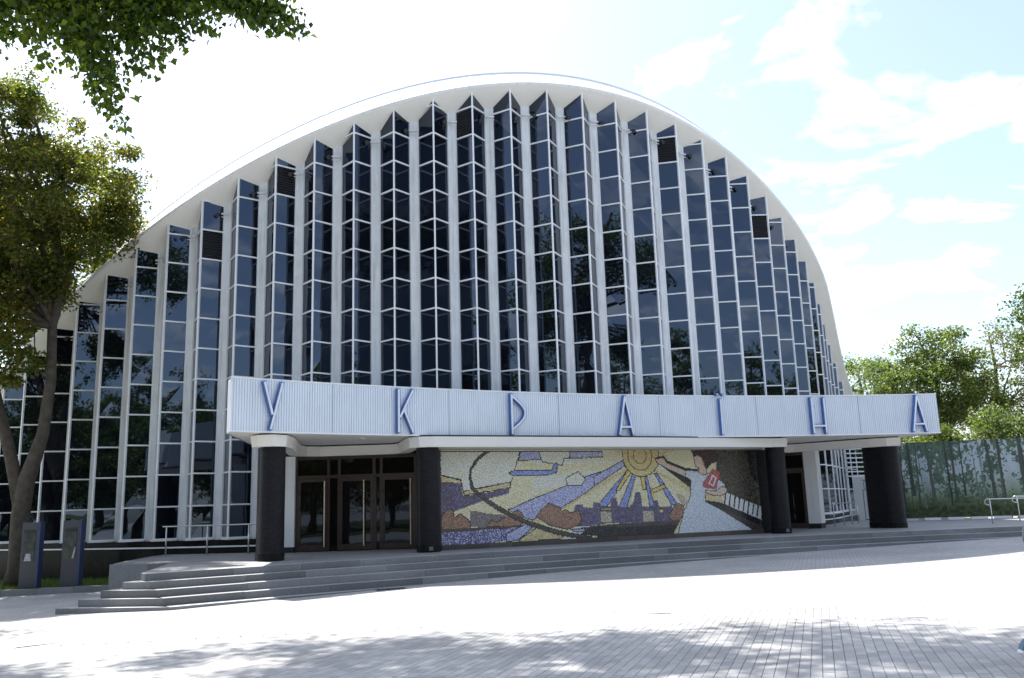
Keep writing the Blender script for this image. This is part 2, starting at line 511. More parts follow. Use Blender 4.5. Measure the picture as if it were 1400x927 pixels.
# the park lawn across the plaza
pk = MB()
for x in range(-80, 80, 8):
    for y in range(-70, -8, 4):
        if -4 < x < 4 and True: continue
        pk.poly([(x, y, zg(x, y) + .03), (x + 8, y, zg(x + 8, y) + .03), (x + 8, y + 4, zg(x + 8, y + 4) + .03), (x, y + 4, zg(x, y + 4) + .03)])
tag(pk.build('park_lawn', M['lawn']), kind='structure')

# ------------------------------------------------------------------ concert hall: folded glass front under an arched roof
HC = (-5.29, 48.52); HR = 21.75
ROW0 = 1.30                            # bottom of the glass
def bay_angle(k):
    d = k - 16.0; e = max(0.0, k - 28.0)
    return radians(21.64 + 3.534 * d + 0.00763 * d * d - 0.10 * e * e)
KT = np.arange(-9, 41.01, .5)
AT = np.array([bay_angle(k) for k in KT])
RT = .055 * np.clip(KT - 28, 0, 7) ** 2 + .012 * np.clip(4 - KT, 0, 8) ** 2   # the front straightens towards its ends
TK = [0, 1, 2, 3, 4, 5, 6, 7, 8, 9, 10, 11, 12, 13, 14, 15, 16, 18, 20, 22, 24]
TV = [14.99, 14.88, 14.74, 14.51, 14.2, 13.77, 13.35, 12.9, 12.33, 11.76, 11.07, 10.4, 9.67, 8.92, 8.16, 7.37, 6.52, 4.75, 2.9, 0.9, -1.3]
TP = np.polyfit(np.array(TK, float) ** 2, TV, 5)
def top_z(k):
    return ROW0 + float(np.polyval(TP, (k - 16.0) ** 2))
def hp(a, r, z=0.0):
    r += float(np.interp(a, AT, RT))
    return Vector((HC[0] + r * sin(a), HC[1] - r * cos(a), z))
SLOPE = 0.80
def soffit_z(k, r):
    return top_z(k) + SLOPE * (r - HR)
K0, K1 = -3, 36
REC = 0.52                             # depth of the folds
hall = empty('concert_hall', hp(bay_angle(16), 0.0, 0.3))
tag(hall, 'domed concert hall with folded dark glass front under a white arched roof', 'building')

def proj(p):
    v = Vector(p) - EYE; d = v.dot(fwd)
    return 700 + FPX * v.dot(cr) / d, 463.5 - FPX * v.dot(cu) / d

PW = 0.15 / HR
panes = []
LOUV = {(6, 1, 9), (8, 1, 11), (13, -1, 13), (19, -1, 13), (23, -1, 11)}
frames = {}
for k in range(K0, K1 + 1):
    a = bay_angle(k)
    half = {-1: (a - bay_angle(k - 1)) / 2 - PW, 1: (bay_angle(k + 1) - a) / 2 - PW}
    zt = soffit_z(k, HR)
    if zt < ROW0 + 0.3:
        continue
    bay = empty('glass_bay', hp(a, HR, ROW0) - Vector(hall.location), hall)
    binv = Matrix.Translation(-hp(a, HR, ROW0))
    fm = MB()
    out = hp(a, 1) - hp(a, 0)
    fm.bar(hp(a, HR, ROW0 - .03), hp(a, HR, zt), 0.052, 0.06, out)
    for sd in (-1, 1):
        b = a + sd * half[sd]
        kb = k + sd * 0.40
        zb = soffit_z(kb, HR - REC)
        pin = hp(b, HR - REC)
        pn = (hp(a, HR) - pin); pn = Vector((-pn.y, pn.x, 0)).normalized()
        if pn.dot(out) < 0: pn = -pn
        fm.bar(pin + Vector((0, 0, ROW0 - .03)) + pn * .02, pin + Vector((0, 0, zb)) + pn * .02, 0.055, 0.05, pn)
        pa = hp(a, HR)
        nrow = int(max(zt, zb) - ROW0) + 1
        for r in range(0, nrow + 1):
            z0 = ROW0 + r; z1 = z0 + 1.0
            ta, tb = min(z1, zt), min(z1, zb)
            # mullion at the foot of this pane
            if z0 < max(zt, zb) - 0.05:
                e0, e1 = pa.copy(), pin.copy()
                if z0 > zb:
                    f = (zt - z0) / max(1e-4, zt - zb); e1 = pa + (pin - pa) * max(0.02, min(1, f))
                elif z0 > zt:
                    f = (zb - z0) / max(1e-4, zb - zt); e0 = pin + (pa - pin) * max(0.02, min(1, f))
                e0.z = e1.z = z0
                if (e0 - e1).length > 0.05:
                    fm.bar(e0 + pn * .018, e1 + pn * .018, 0.046, 0.04, pn)
            else:
                continue
            pts = [(pa, z0), (pin, z0), (pin, tb), (pa, ta)]
            if z0 >= tb - 0.01 and z0 >= ta - 0.01:
                continue
            if z0 >= tb - 0.01:
                f = (zt - z0) / max(1e-4, zt - zb); q = pa + (pin - pa) * f
                pts = [(pa, z0), (q, z0), (pa, ta)]
            elif z0 >= ta - 0.01:
                f = (zb - z0) / max(1e-4, zb - zt); q = pin + (pa - pin) * f
                pts = [(q, z0), (pin, z0), (pin, tb)]
            P3 = [Vector((p.x, p.y, z)) for p, z in pts]
            if (k, sd, r) in LOUV:
                lm = MB()
                for q in range(11):
                    zz = z0 + 0.07 + q * 0.086
                    lm.bar(Vector((pa.x, pa.y, zz)) - pn * .02, Vector((pin.x, pin.y, zz)) - pn * .02, 0.05, 0.035, pn + Vector((0, 0, 0.8)))
                lm.poly([p - pn * .06 for p in P3])
                lo = lm.build('louvre', M['louvre'], None, fix=False)
                lo.parent = bay; lo.matrix_parent_inverse = binv
                continue
            pr = [proj(p) for p in P3]
            ar = abs(sum(pr[i][0] * pr[(i + 1) % len(pr)][1] - pr[(i + 1) % len(pr)][0] * pr[i][1] for i in range(len(pr)))) / 2
            cxp = sum(p[0] for p in pr) / len(pr); cyp = sum(p[1] for p in pr) / len(pr)
            fc = (P3[1] - P3[0]).cross(P3[-1] - P3[0]).normalized()
            vw = (EYE - P3[0])
            facing = pn.dot(vw) > 0
            hid = (325 < cxp < 1280 and cyp > 530) or not facing or not (0 < cxp < 1400)
            panes.append((0 if hid else ar, P3, pn, bay, binv))
    fo = fm.build('frame', M['frame'], None)
    fo.parent = bay; fo.matrix_parent_inverse = binv
panes.sort(key=lambda q: -q[0])
R5 = random.Random(5)
restp = MB()
def pane_pts(P3, pn):
    """glass sheet, set out of true by a few millimetres as real glazing is"""
    j = [R5.uniform(-.006, .006) for _ in P3]
    return [p + pn * (q - .004) for p, q in zip(P3, j)]
for i, (ar, P3, pn, bay, binv) in enumerate(panes):
    pts = pane_pts(P3, pn)
    if i < 300 and ar > 0:
        pm = MB(); n = len(pts)
        back = [p - pn * .012 for p in pts]
        pm.v = [tuple(p) for p in pts + back]
        pm.f = [tuple(range(n)), tuple(range(2 * n - 1, n - 1, -1))] + [(q, q + n, (q + 1) % n + n, (q + 1) % n) for q in range(n)]
        po = pm.build('pane', M['glass'], None)
        po.parent = bay; po.matrix_parent_inverse = binv
    else:
        if (pts[1] - pts[0]).cross(pts[-1] - pts[0]).dot(pn) < 0: pts = pts[::-1]
        restp.poly(pts)
tag(restp.build('pane_field', M['glass'], hall, fix=False), kind='stuff')

# piers between the folds, each with its floodlight bracket
for k in range(K0 - 1, K1 + 1):
    a = (bay_angle(k) + bay_angle(k + 1)) / 2
    zt = soffit_z(k + .5, HR - REC)
    if zt < ROW0 + 0.6: continue
    out = (hp(a, 1) - hp(a, 0)); sd = Vector((-out.y, out.x, 0))
    m = MB()
    c = hp(a, HR - REC)
    pw = 0.15
    m.box8([c - sd * pw - out * .3 + Vector((0, 0, .3)), c + sd * pw - out * .3 + Vector((0, 0, .3)), c + sd * pw + out * .01 + Vector((0, 0, .3)), c - sd * pw + out * .01 + Vector((0, 0, .3))],
           [c - sd * pw - out * .3 + Vector((0, 0, zt - .1)), c + sd * pw - out * .3 + Vector((0, 0, zt - .1)), c + sd * pw + out * .01 + Vector((0, 0, zt + .02)), c - sd * pw + out * .01 + Vector((0, 0, zt + .02))])
    po = m.build('pier', M['pier'], hall)
    if 0 < k < 26:
        b = MB(); z = zt - 0.36
        b.bar(c - sd * .17 + out * .11 + Vector((0, 0, z)), c + sd * .17 + out * .11 + Vector((0, 0, z)), .05, .05, out)
        b.bar(c - sd * .17 + out * .11 + Vector((0, 0, z - .11)), c + sd * .17 + out * .11 + Vector((0, 0, z - .11)), .025, .025, out)
        b.build('lamp_bracket', M['pier'], po)
        f = MB()
        s2 = sd * (-.26 if k < 14 else .26)
        p0 = c + s2 + out * .17 + Vector((0, 0, z - .02))
        f.tube([p0, p0 + out * .1 - Vector((0, 0, .07))], [.05, .075], 8)
        f.bar(p0, c + out * .11 + sd * (-.15 if k < 14 else .15) + Vector((0, 0, z)), .03, .03, Vector((0, 0, 1)))
        f.build('floodlight', M['louvre'], po)

# roof edge: soffit, sloping white fascia, coping, saddle shell
KA = np.arange(-7.0, 39.01, 0.5)
def edge(k, o, dz):
    return hp(bay_angle(k), HR + o, top_z(k) + dz)
EZ = 0.07
def eo(k): return 0.14 + (0.30 if k > 16 else 0.06) * math.exp(-((abs(k - 16) - 12) / 4.0) ** 2)
def fz(k): return .80 + .14 * max(0.0, min(1.0, (14 - k) / 8.0))
so = MB(); fa = MB(); cp = MB()
for i in range(len(KA) - 1):
    q0, q1 = KA[i], KA[i + 1]
    so.poly([edge(q0, eo(q0), EZ), edge(q1, eo(q1), EZ), edge(q1, -REC - .35, -SLOPE * (REC + .35) + .02), edge(q0, -REC - .35, -SLOPE * (REC + .35) + .02)])
    fa.poly([edge(q0, eo(q0), EZ), edge(q1, eo(q1), EZ), edge(q1, eo(q1) + .03, EZ + .09), edge(q0, eo(q0) + .03, EZ + .09)])
    fa.poly([edge(q0, eo(q0) + .03, EZ + .09), edge(q1, eo(q1) + .03, EZ + .09), edge(q1, -.42, fz(q1)), edge(q0, -.42, fz(q0))])
    cp.poly([edge(q0, -.42, fz(q0)), edge(q1, -.42, fz(q1)), edge(q1, -.43, fz(q1) + .055), edge(q0, -.43, fz(q0) + .055)])
    cp.poly([edge(q0, -.43, fz(q0) + .055), edge(q1, -.43, fz(q1) + .055), edge(q1, -.62, fz(q1) + .07), edge(q0, -.62, fz(q0) + .07)])
so.build('soffit', M['soffit'], hall, smooth=True)
fa.build('roof_edge', M['roof'], hall, smooth=False)
cp.build('coping', M['coping'], hall)
axis = hp(bay_angle(16), 1) - hp(bay_angle(16), 0)
axis = Vector((axis.x, axis.y, 0)).normalized()
mid = Vector((HC[0], HC[1], 0)) - axis * 2.0
def mirror(p):
    d = (p - mid).dot(axis)
    return p - axis * (2 * d)
rf = MB(); nseg = 10
for i in range(len(KA) - 1):
    rows = []
    for q in (KA[i], KA[i + 1]):
        f = edge(q, -.62, fz(q) + .07); bk = mirror(f)
        line = []
        for s in range(nseg + 1):
            u = s / nseg; p = f.lerp(bk, u)
            p.z -= 4 * u * (1 - u) * 0.30 * max(0.0, f.z - 2.0)
            line.append(p)
        rows.append(line)
    for s in range(nseg):
        rf.poly([rows[0][s], rows[1][s], rows[1][s + 1], rows[0][s + 1]])
rf.build('roof_shell', M['roof'], hall, smooth=True)
bw = MB()
for i in range(len(KA) - 1):
    q0, q1 = KA[i], KA[i + 1]
    a0, a1 = mirror(edge(q0, -1, .6)), mirror(edge(q1, -1, .6))
    if max(a0.z, a1.z) < .4: continue
    bw.poly([(a0.x, a0.y, -.5), (a1.x, a1.y, -.5), a1, a0])
bw.build('back_wall', M['white'], hall)

# dark inner lining behind the glass, so nothing shines through the joints
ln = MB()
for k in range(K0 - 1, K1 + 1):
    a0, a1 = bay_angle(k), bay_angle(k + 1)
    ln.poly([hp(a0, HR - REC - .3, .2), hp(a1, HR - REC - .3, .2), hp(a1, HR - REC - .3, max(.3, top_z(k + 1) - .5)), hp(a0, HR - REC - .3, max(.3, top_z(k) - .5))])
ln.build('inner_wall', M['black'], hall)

# sill, plinth and plinth ledge following the folds
sl = MB(); pt = MB(); ld = MB()
def zig(k, off):
    a = bay_angle(k); h0 = (a - bay_angle(k - 1)) / 2 - PW; h1 = (bay_angle(k + 1) - a) / 2 - PW
    return [hp(a - h0, HR - REC + off), hp(a, HR + off), hp(a + h1, HR - REC + off)]
for k in range(K0, K1 + 1):
    if top_z(k) < ROW0 + .5: continue
    z = zig(k, .05)
    for p, q in ((z[0], z[1]), (z[1], z[2])):
        sl.bar(p + Vector((0, 0, ROW0 - .035)), q + Vector((0, 0, ROW0 - .035)), .05, .10, Vector((0, 0, 1)).cross(q - p))
    a0 = bay_angle(k); a1 = bay_angle(k + 1)
    r = HR + .02
    pt.poly([hp(a0, r, -.4), hp(a1, r, -.4), hp(a1, r, ROW0 - .24), hp(a0, r, ROW0 - .24)])
    pt.poly([hp(a0, r, ROW0 - .24), hp(a1, r, ROW0 - .24), hp(a1, r - .8, ROW0 - .23), hp(a0, r - .8, ROW0 - .23)])
    pt.poly([hp(a0, r - .32, ROW0 - .235), hp(a1, r - .32, ROW0 - .235), hp(a1, r - .32, ROW0 - .06), hp(a0, r - .32, ROW0 - .06)])
    ld.poly([hp(a0, r + .035, ROW0 - .275), hp(a1, r + .035, ROW0 - .275), hp(a1, r + .035, ROW0 - .24), hp(a0, r + .035, ROW0 - .24)])
    ld.poly([hp(a0, r + .035, ROW0 - .24), hp(a1, r + .035, ROW0 - .24), hp(a1, r - .1, ROW0 - .235), hp(a0, r - .1, ROW0 - .235)])
sl.build('sill', M['frame'], hall)
pt.build('plinth', M['plinth'], hall)
ld.build('ledge', M['frame'], hall)

# ------------------------------------------------------------------ platform and steps
PC = (24.86, -25.83); PR = 54.94; PZ = 0.84; RISE = 0.145; TREAD = 0.33
def pa_pt(th, r):
    return (PC[0] + r * sin(th), PC[1] + r * cos(th))
TH0 = atan2(-7.77 - PC[0], 18.43 - PC[1]); TH1 = radians(4.0)
stairs = empty('entrance_steps', (2, 22, 0.2))
tag(stairs, 'wide curved flight of grey granite steps leading to the entrance', 'steps', kind='structure')
pf = MB()
arc = [pa_pt(TH0 + (TH1 - TH0) * i / 60, PR) for i in range(61)]
arc_in = [pa_pt(TH0 + (TH1 - TH0) * i / 60, PR + .36) for i in range(61)]
outline = [arc_in[0]] + arc_in[1:] + [(34, 40), (20, 45), (12, 37), (4, 29.5), (-4, 28.0), (-10.9, 28.6), (-10.95, 26.7), (-10.33, 22.5), (-8.69, 22.0)]
pf.prism(outline, 0.0, PZ)
plat = tag(pf.build('platform', M['platform']), kind='structure')
R6 = random.Random(11)
def skylit_tread(o):
    """worn lighter top with sky light put into its colour, darker rough face below"""
    o.data.materials.append(M['skylit_tread'])
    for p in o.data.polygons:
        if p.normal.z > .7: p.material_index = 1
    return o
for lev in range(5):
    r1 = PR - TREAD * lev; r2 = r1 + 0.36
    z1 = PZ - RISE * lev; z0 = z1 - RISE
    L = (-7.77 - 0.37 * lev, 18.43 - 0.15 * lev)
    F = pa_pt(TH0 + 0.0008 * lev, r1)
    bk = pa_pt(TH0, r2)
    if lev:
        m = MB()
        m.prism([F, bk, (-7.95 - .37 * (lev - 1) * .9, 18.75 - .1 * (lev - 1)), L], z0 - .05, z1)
        skylit_tread(m.build('stone_block', M['granite'], stairs))
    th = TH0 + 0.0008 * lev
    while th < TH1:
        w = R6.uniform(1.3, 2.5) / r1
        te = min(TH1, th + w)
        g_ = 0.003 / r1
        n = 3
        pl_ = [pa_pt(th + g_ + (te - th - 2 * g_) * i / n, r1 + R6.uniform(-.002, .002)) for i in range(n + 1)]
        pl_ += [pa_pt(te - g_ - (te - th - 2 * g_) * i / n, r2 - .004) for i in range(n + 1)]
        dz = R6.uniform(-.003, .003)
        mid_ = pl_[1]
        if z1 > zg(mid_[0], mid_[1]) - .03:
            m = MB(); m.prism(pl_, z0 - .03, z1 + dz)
            skylit_tread(m.build('stone_block', M['granite'], stairs))
        th = te
# low side wall beside the steps
sw = MB()
for i in range(3):
    x0, x1 = -10.36 + i * .56, -10.36 + (i + 1) * .56 - .006
    y0 = 22.5 - .3 * i
    sw.prism([(x0, 22.47 - .305 * (x0 + 10.36)), (x1, 22.47 - .305 * (x1 + 10.36)), (x1, 22.9 - .305 * (x1 + 10.36)), (x0, 22.9 - .305 * (x0 + 10.36))], -.2, PZ + .004)
side = empty('side_wall', (-9.5, 22.3, 0.1)); tag(side, 'low grey granite wall closing the platform beside the steps', 'wall')
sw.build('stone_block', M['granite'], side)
m = MB()
for i in range(3):
    y0, y1 = 22.95 + i * 1.25, 22.95 + (i + 1) * 1.25 - .006
    xo = -10.40 - (y0 - 22.5) * .143; xp = -10.40 - (y1 - 22.5) * .143
    mm = MB(); mm.prism([(xo, y0), (xo + .4, y0), (xp + .4, y1), (xp, y1)], -.2, PZ + .004)
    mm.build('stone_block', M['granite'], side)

MURAL = [
    ("sky", "white", [(0.0,0.987),(0.219,0.984),(0.192,0.646),(0.106,0.592),(0.061,0.528),(0.053,0.684),(0.0,0.734)]),
    ("sky", "ochre", [(0.0,0.728),(0.053,0.677),(0.054,0.643),(0.0,0.648)]),
    ("sky", "ochre", [(0.061,0.555),(0.19,0.646),(0.188,0.584),(0.061,0.515)]),
    ("river", "violet", [(0.0,0.648),(0.053,0.644),(0.059,0.508),(0.113,0.53),(0.187,0.584),(0.183,0.522),(0.129,0.473),(0.038,0.35),(0.0,0.302)]),
    ("sky", "lilac", [(0.221,0.984),(0.273,0.983),(0.28,0.899),(0.214,0.88)]),
    ("sky", "lilac", [(0.366,0.982),(0.467,0.981),(0.467,0.916),(0.348,0.904)]),
    ("sky", "white", [(0.273,0.983),(0.366,0.982),(0.366,0.911),(0.348,0.904),(0.343,0.826),(0.284,0.864)]),
    ("ray", "lilac", [(0.18,0.344),(0.263,0.472),(0.355,0.597),(0.411,0.693),(0.459,0.748),(0.459,0.639),(0.399,0.486),(0.334,0.351),(0.298,0.313),(0.249,0.222),(0.221,0.268)]),
    ("ray", "lilac", [(0.533,0.882),(0.535,0.813),(0.437,0.583),(0.437,0.694)]),
    ("ray", "blue", [(0.185,0.75),(0.2,0.77),(0.312,0.771),(0.316,0.841),(0.327,0.848),(0.325,0.742),(0.287,0.712),(0.193,0.722)]),
    ("sky", "white", [(0.35,0.676),(0.388,0.752),(0.411,0.665),(0.396,0.59),(0.355,0.597)]),
    ("ray", "blue", [(0.543,0.759),(0.551,0.735),(0.473,0.345),(0.441,0.349)]),
    ("ray", "yellow", [(0.545,0.766),(0.557,0.738),(0.513,0.523),(0.503,0.524)]),
    ("ray", "blue", [(0.561,0.719),(0.57,0.706),(0.535,0.321),(0.509,0.325)]),
    ("ray", "yellow", [(0.585,0.69),(0.599,0.686),(0.601,0.53),(0.59,0.531)]),
    ("ray", "blue", [(0.599,0.686),(0.607,0.685),(0.624,0.325),(0.61,0.327)]),
    ("ray", "blue", [(0.632,0.715),(0.64,0.722),(0.702,0.346),(0.683,0.333)]),
    ("ray", "yellow", [(0.619,0.528),(0.662,0.587),(0.666,0.548),(0.626,0.489)]),
    ("ray", "tan", [(0.7,0.458),(0.713,0.472),(0.744,0.373),(0.722,0.312)]),
    ("far_bank", "grey", [(0.077,0.183),(0.077,0.345),(0.093,0.342),(0.129,0.31),(0.17,0.29),(0.173,0.207),(0.12,0.161)]),
    ("skyline", "violet", [(0.437,0.153),(0.437,0.395),(0.451,0.393),(0.451,0.348),(0.485,0.343),(0.485,0.442),(0.503,0.44),(0.509,0.34),(0.545,0.335),(0.559,0.395),(0.565,0.503),(0.582,0.501),(0.586,0.33),(0.621,0.325),(0.621,0.396),(0.638,0.394),(0.64,0.323),(0.674,0.318),(0.683,0.341),(0.694,0.142)]),
    ("skyline", "violet", [(0.374,0.131),(0.372,0.331),(0.377,0.381),(0.399,0.378),(0.399,0.342),(0.429,0.338),(0.431,0.395),(0.45,0.393),(0.459,0.334),(0.467,0.143)]),
    ("skyline", "tan", [(0.452,0.287),(0.485,0.282),(0.485,0.168),(0.452,0.169)]),
    ("skyline", "tan", [(0.587,0.276),(0.621,0.271),(0.621,0.154),(0.587,0.156)]),
    ("skyline", "yellow", [(0.452,0.329),(0.485,0.325),(0.485,0.304),(0.452,0.308)]),
    ("skyline", "yellow", [(0.64,0.291),(0.654,0.29),(0.654,0.25),(0.64,0.252)]),
    ("tree", "russet", [(0.259,0.263),(0.277,0.344),(0.298,0.405),(0.33,0.351),(0.334,0.308),(0.348,0.327),(0.359,0.29),(0.385,0.315),(0.394,0.213),(0.388,0.157),(0.348,0.107),(0.298,0.158)]),
    ("tree", "russet", [(0.0,0.163),(0.0,0.302),(0.019,0.379),(0.032,0.351),(0.035,0.284),(0.051,0.321),(0.077,0.237),(0.077,0.162)]),
    ("tree", "russet", [(0.12,0.175),(0.133,0.241),(0.149,0.211),(0.18,0.289),(0.207,0.34),(0.221,0.296),(0.224,0.212),(0.207,0.16)]),
    ("tree", "russet", [(0.668,0.209),(0.7,0.362),(0.722,0.328),(0.726,0.232),(0.704,0.14),(0.679,0.16)]),
    ("bank", "brown", [(0.0,0.169),(0.173,0.166),(0.228,0.184),(0.221,0.143),(0.0,0.13)]),
    ("bank", "brown", [(0.391,0.116),(0.437,0.138),(0.709,0.152),(0.7,0.09),(0.437,0.101),(0.399,0.07)]),
    ("river", "river", [(0.0,0.13),(0.173,0.145),(0.256,0.179),(0.217,0.019),(0.113,-0.001),(0.0,-0.003)]),
    ("river", "lilac", [(0.173,0.007),(0.173,0.083),(0.228,0.184),(0.256,0.172),(0.207,0.014)]),
    ("bank", "ochre", [(0.207,0.014),(0.259,0.137),(0.337,0.037),(0.33,0.01),(0.214,-0.008)]),
    ("river", "lilac", [(0.359,0.105),(0.403,0.111),(0.399,0.069),(0.374,0.073)]),
    ("river", "navy", [(0.399,0.069),(0.418,0.116),(0.497,0.124),(0.497,-0.016),(0.385,0.043)]),
    ("river", "navy", [(0.437,0.101),(0.7,0.106),(0.683,-0.006),(0.437,-0.005)]),
    ("ribbon", "ribbon", [(0.146,0.985),(0.129,0.976),(0.1,0.884),(0.083,0.79),(0.081,0.709),(0.087,0.6),(0.113,0.496),(0.16,0.374),(0.207,0.271),(0.242,0.209),(0.287,0.146),(0.327,0.096),(0.374,0.052),(0.422,0.014),(0.422,-0.015),(0.366,0.015),(0.319,0.055),(0.277,0.112),(0.235,0.172),(0.2,0.237),(0.153,0.341),(0.11,0.462),(0.08,0.58),(0.076,0.709),(0.079,0.797),(0.095,0.897),(0.12,0.985)]),
    ("sun", "sun", [(0.531,1.028),(0.532,0.859),(0.542,0.774),(0.557,0.719),(0.578,0.687),(0.599,0.686),(0.619,0.711),(0.636,0.765),(0.647,0.832),(0.65,1.028)]),
    ("piano", "olive", [(0.853,1.011),(0.967,1.01),(0.972,0.661),(1.01,0.508),(1.022,0.256),(0.874,0.456),(0.842,0.621)]),
    ("piano", "navy", [(0.962,1.027),(1.049,1.027),(1.049,-0.084),(0.976,-0.054),(1.022,0.256),(1.01,0.508),(0.972,0.661)]),
    ("piano", "navy", [(0.797,0.383),(0.86,0.343),(1.022,0.089),(1.022,-0.079),(0.965,-0.01),(0.86,0.245)]),
    ("piano", "brown", [(0.815,0.332),(1.022,0.005),(1.022,-0.062),(0.965,-0.01),(0.86,0.245)]),
    ("piano", "key", [(0.86,0.34),(0.879,0.466),(1.021,0.243),(1.021,0.079)]),
    ("piano", "black", [(0.874,0.485),(0.878,0.478),(0.87,0.332),(0.865,0.339)]),
    ("piano", "black", [(0.89,0.459),(0.894,0.452),(0.886,0.306),(0.881,0.313)]),
    ("piano", "black", [(0.906,0.434),(0.911,0.427),(0.902,0.28),(0.897,0.287)]),
    ("piano", "black", [(0.922,0.408),(0.927,0.401),(0.918,0.254),(0.913,0.261)]),
    ("piano", "black", [(0.939,0.382),(0.943,0.375),(0.934,0.228),(0.93,0.235)]),
    ("piano", "black", [(0.955,0.356),(0.96,0.349),(0.951,0.201),(0.946,0.208)]),
    ("piano", "black", [(0.972,0.33),(0.976,0.323),(0.967,0.174),(0.963,0.182)]),
    ("piano", "black", [(0.988,0.304),(0.993,0.296),(0.984,0.148),(0.979,0.155)]),
    ("piano", "black", [(1.005,0.277),(1.01,0.27),(1.001,0.121),(0.996,0.128)]),
    ("figure", "black", [(0.649,0.832),(0.679,0.854),(0.739,0.685),(0.755,0.628),(0.753,0.532),(0.7,0.679)]),
    ("figure", "dress", [(0.737,0.757),(0.783,0.738),(0.801,0.697),(0.819,0.712),(0.86,0.62),(0.877,0.553),(0.853,0.506),(0.801,0.479),(0.801,0.366),(0.86,0.245),(0.965,-0.005),(0.698,-0.001),(0.726,0.28),(0.748,0.421),(0.752,0.548),(0.755,0.628),(0.737,0.674)]),
    ("figure", "black", [(0.634,0.903),(0.666,0.933),(0.679,0.87),(0.739,0.78),(0.783,0.762),(0.779,0.735),(0.737,0.749),(0.679,0.838),(0.64,0.84)]),
    ("figure", "skin", [(0.637,0.887),(0.664,0.91),(0.677,0.842),(0.737,0.749),(0.737,0.669),(0.679,0.767),(0.645,0.84)]),
    ("figure", "skin", [(0.77,0.918),(0.783,0.939),(0.8,0.902),(0.802,0.826),(0.81,0.769),(0.812,0.704),(0.797,0.692),(0.782,0.725),(0.786,0.778),(0.775,0.795),(0.771,0.851)]),
    ("figure", "hair", [(0.761,0.995),(0.853,1.003),(0.862,0.913),(0.853,0.848),(0.833,0.833),(0.812,0.761),(0.803,0.85),(0.798,0.915),(0.783,0.947),(0.771,0.912)]),
    ("figure", "book", [(0.792,0.577),(0.833,0.768),(0.86,0.714),(0.842,0.508),(0.801,0.531)]),
    ("figure", "key", [(0.815,0.583),(0.83,0.695),(0.847,0.657),(0.833,0.549)]),
    ("figure", "book", [(0.821,0.59),(0.833,0.667),(0.841,0.651),(0.829,0.565)]),
    ("figure", "skin", [(0.801,0.508),(0.837,0.488),(0.862,0.546),(0.881,0.528),(0.877,0.463),(0.855,0.428),(0.828,0.441),(0.806,0.466)]),
]

# ------------------------------------------------------------------ entrance canopy
CC = (16.89, -8.40); CR = 37.42
ZF0, ZF1 = 3.95, 5.235
def cpt(th, r, z=0.0):
    return Vector((CC[0] + r * sin(th), CC[1] + r * cos(th), z))
TA, TB = radians(-39.25), radians(-4.15)
canopy = empty('entrance_canopy', (-6.1, 22.4, PZ))
tag(canopy, 'long silver ribbed entrance canopy curving inward on four dark columns', 'canopy')
fs = MB()
nr = int(CR * (TB - TA) / 0.0675)
prof = [(0.0, 0.0), (0.5, 0.0), (0.60, 0.022), (0.90, 0.022)]
pts2 = []
for i in range(nr):
    for u, d in prof:
        pts2.append((TA + (TB - TA) * (i + u) / nr, d))
pts2.append((TB, 0.0))
for i in range(len(pts2) - 1):
    (t0, d0), (t1, d1) = pts2[i], pts2[i + 1]
    fs.poly([cpt(t0, CR + d0, ZF0 + .02), cpt(t1, CR + d1, ZF0 + .02), cpt(t1, CR + d1, ZF1), cpt(t0, CR + d0, ZF1)])
fs.build('ribbed_fascia', M['alu'], canopy, fix=False)
NA = 48
ang = [TA + (TB - TA) * i / NA for i in range(NA + 1)]
for z0, z1, o in ((ZF1 - .005, ZF1 + .03, -.015), (ZF0 - .02, ZF0 + .022, -.012)):
    ed = MB()
    for i in range(NA):
        p = [cpt(ang[i], CR + o, z0), cpt(ang[i + 1], CR + o, z0), cpt(ang[i + 1], CR + .06, z0), cpt(ang[i], CR + .06, z0)]
        ed.box8(p, [v + Vector((0, 0, z1 - z0)) for v in p])
    ed.build('fascia_trim', M['frame'], canopy)
M['coping_grey'] = mat('seam_grey', (.36, .39, .44), .5, .05, 2.0)
for q in np.radians([-35.2, -30.0, -24.6, -19.3, -14.0, -8.4]):
    m = MB(); m.bar(cpt(q, CR - .003, ZF0 + .03), cpt(q, CR - .003, ZF1 - .01), .012, .008, Vector((-sin(q), -cos(q), 0))); m.build('panel_seam', M['coping_grey'], canopy)
cl = cpt(TA, CR); cr_ = cpt(TB, CR)
lc1 = Vector((cl.x - .27, cl.y + .55, 0)); lc2 = Vector((-7.85, 26.9, 0))
rc1 = Vector((cr_.x + .1, cr_.y + .45, 0)); rc2 = Vector((11.6, 34.8, 0))
sd_ = MB()
for a, b in ((lc1, cl), (lc2, lc1), (cr_, rc1), (rc1, rc2)):
    sd_.poly([(a.x, a.y, ZF0 - .015), (b.x, b.y, ZF0 - .015), (b.x, b.y, ZF1 + .012), (a.x, a.y, ZF1 + .012)])
sd_.build('side_panel', M['alu'], canopy)
back = []
for th in [bay_angle(k) for k in np.arange(33, 5.9, -1.0)]:
    p = hp(th, HR + .12); back.append((p.x, p.y))
front = [(cpt(a, CR + .05).x, cpt(a, CR + .05).y) for a in ang]
inner_back = [(11.6, 34.8), (9.8, 33.9), (6.5, 30.6), (3.2, 28.6), (-1, 27.0), (-5, 26.75), (-7.85, 26.9)]
plan = front + [(rc1.x - .02, rc1.y)] + inner_back + [(lc1.x + .02, lc1.y)]
sf = MB(); sf.poly([(x, y, ZF0) for x, y in plan]); sf.build('soffit', M['soffit'], canopy)
tp = MB(); tp.poly([(x, y, ZF1 - .01) for x, y in plan]); tp.build('canopy_roof', M['coping'], canopy)
dl = MB()
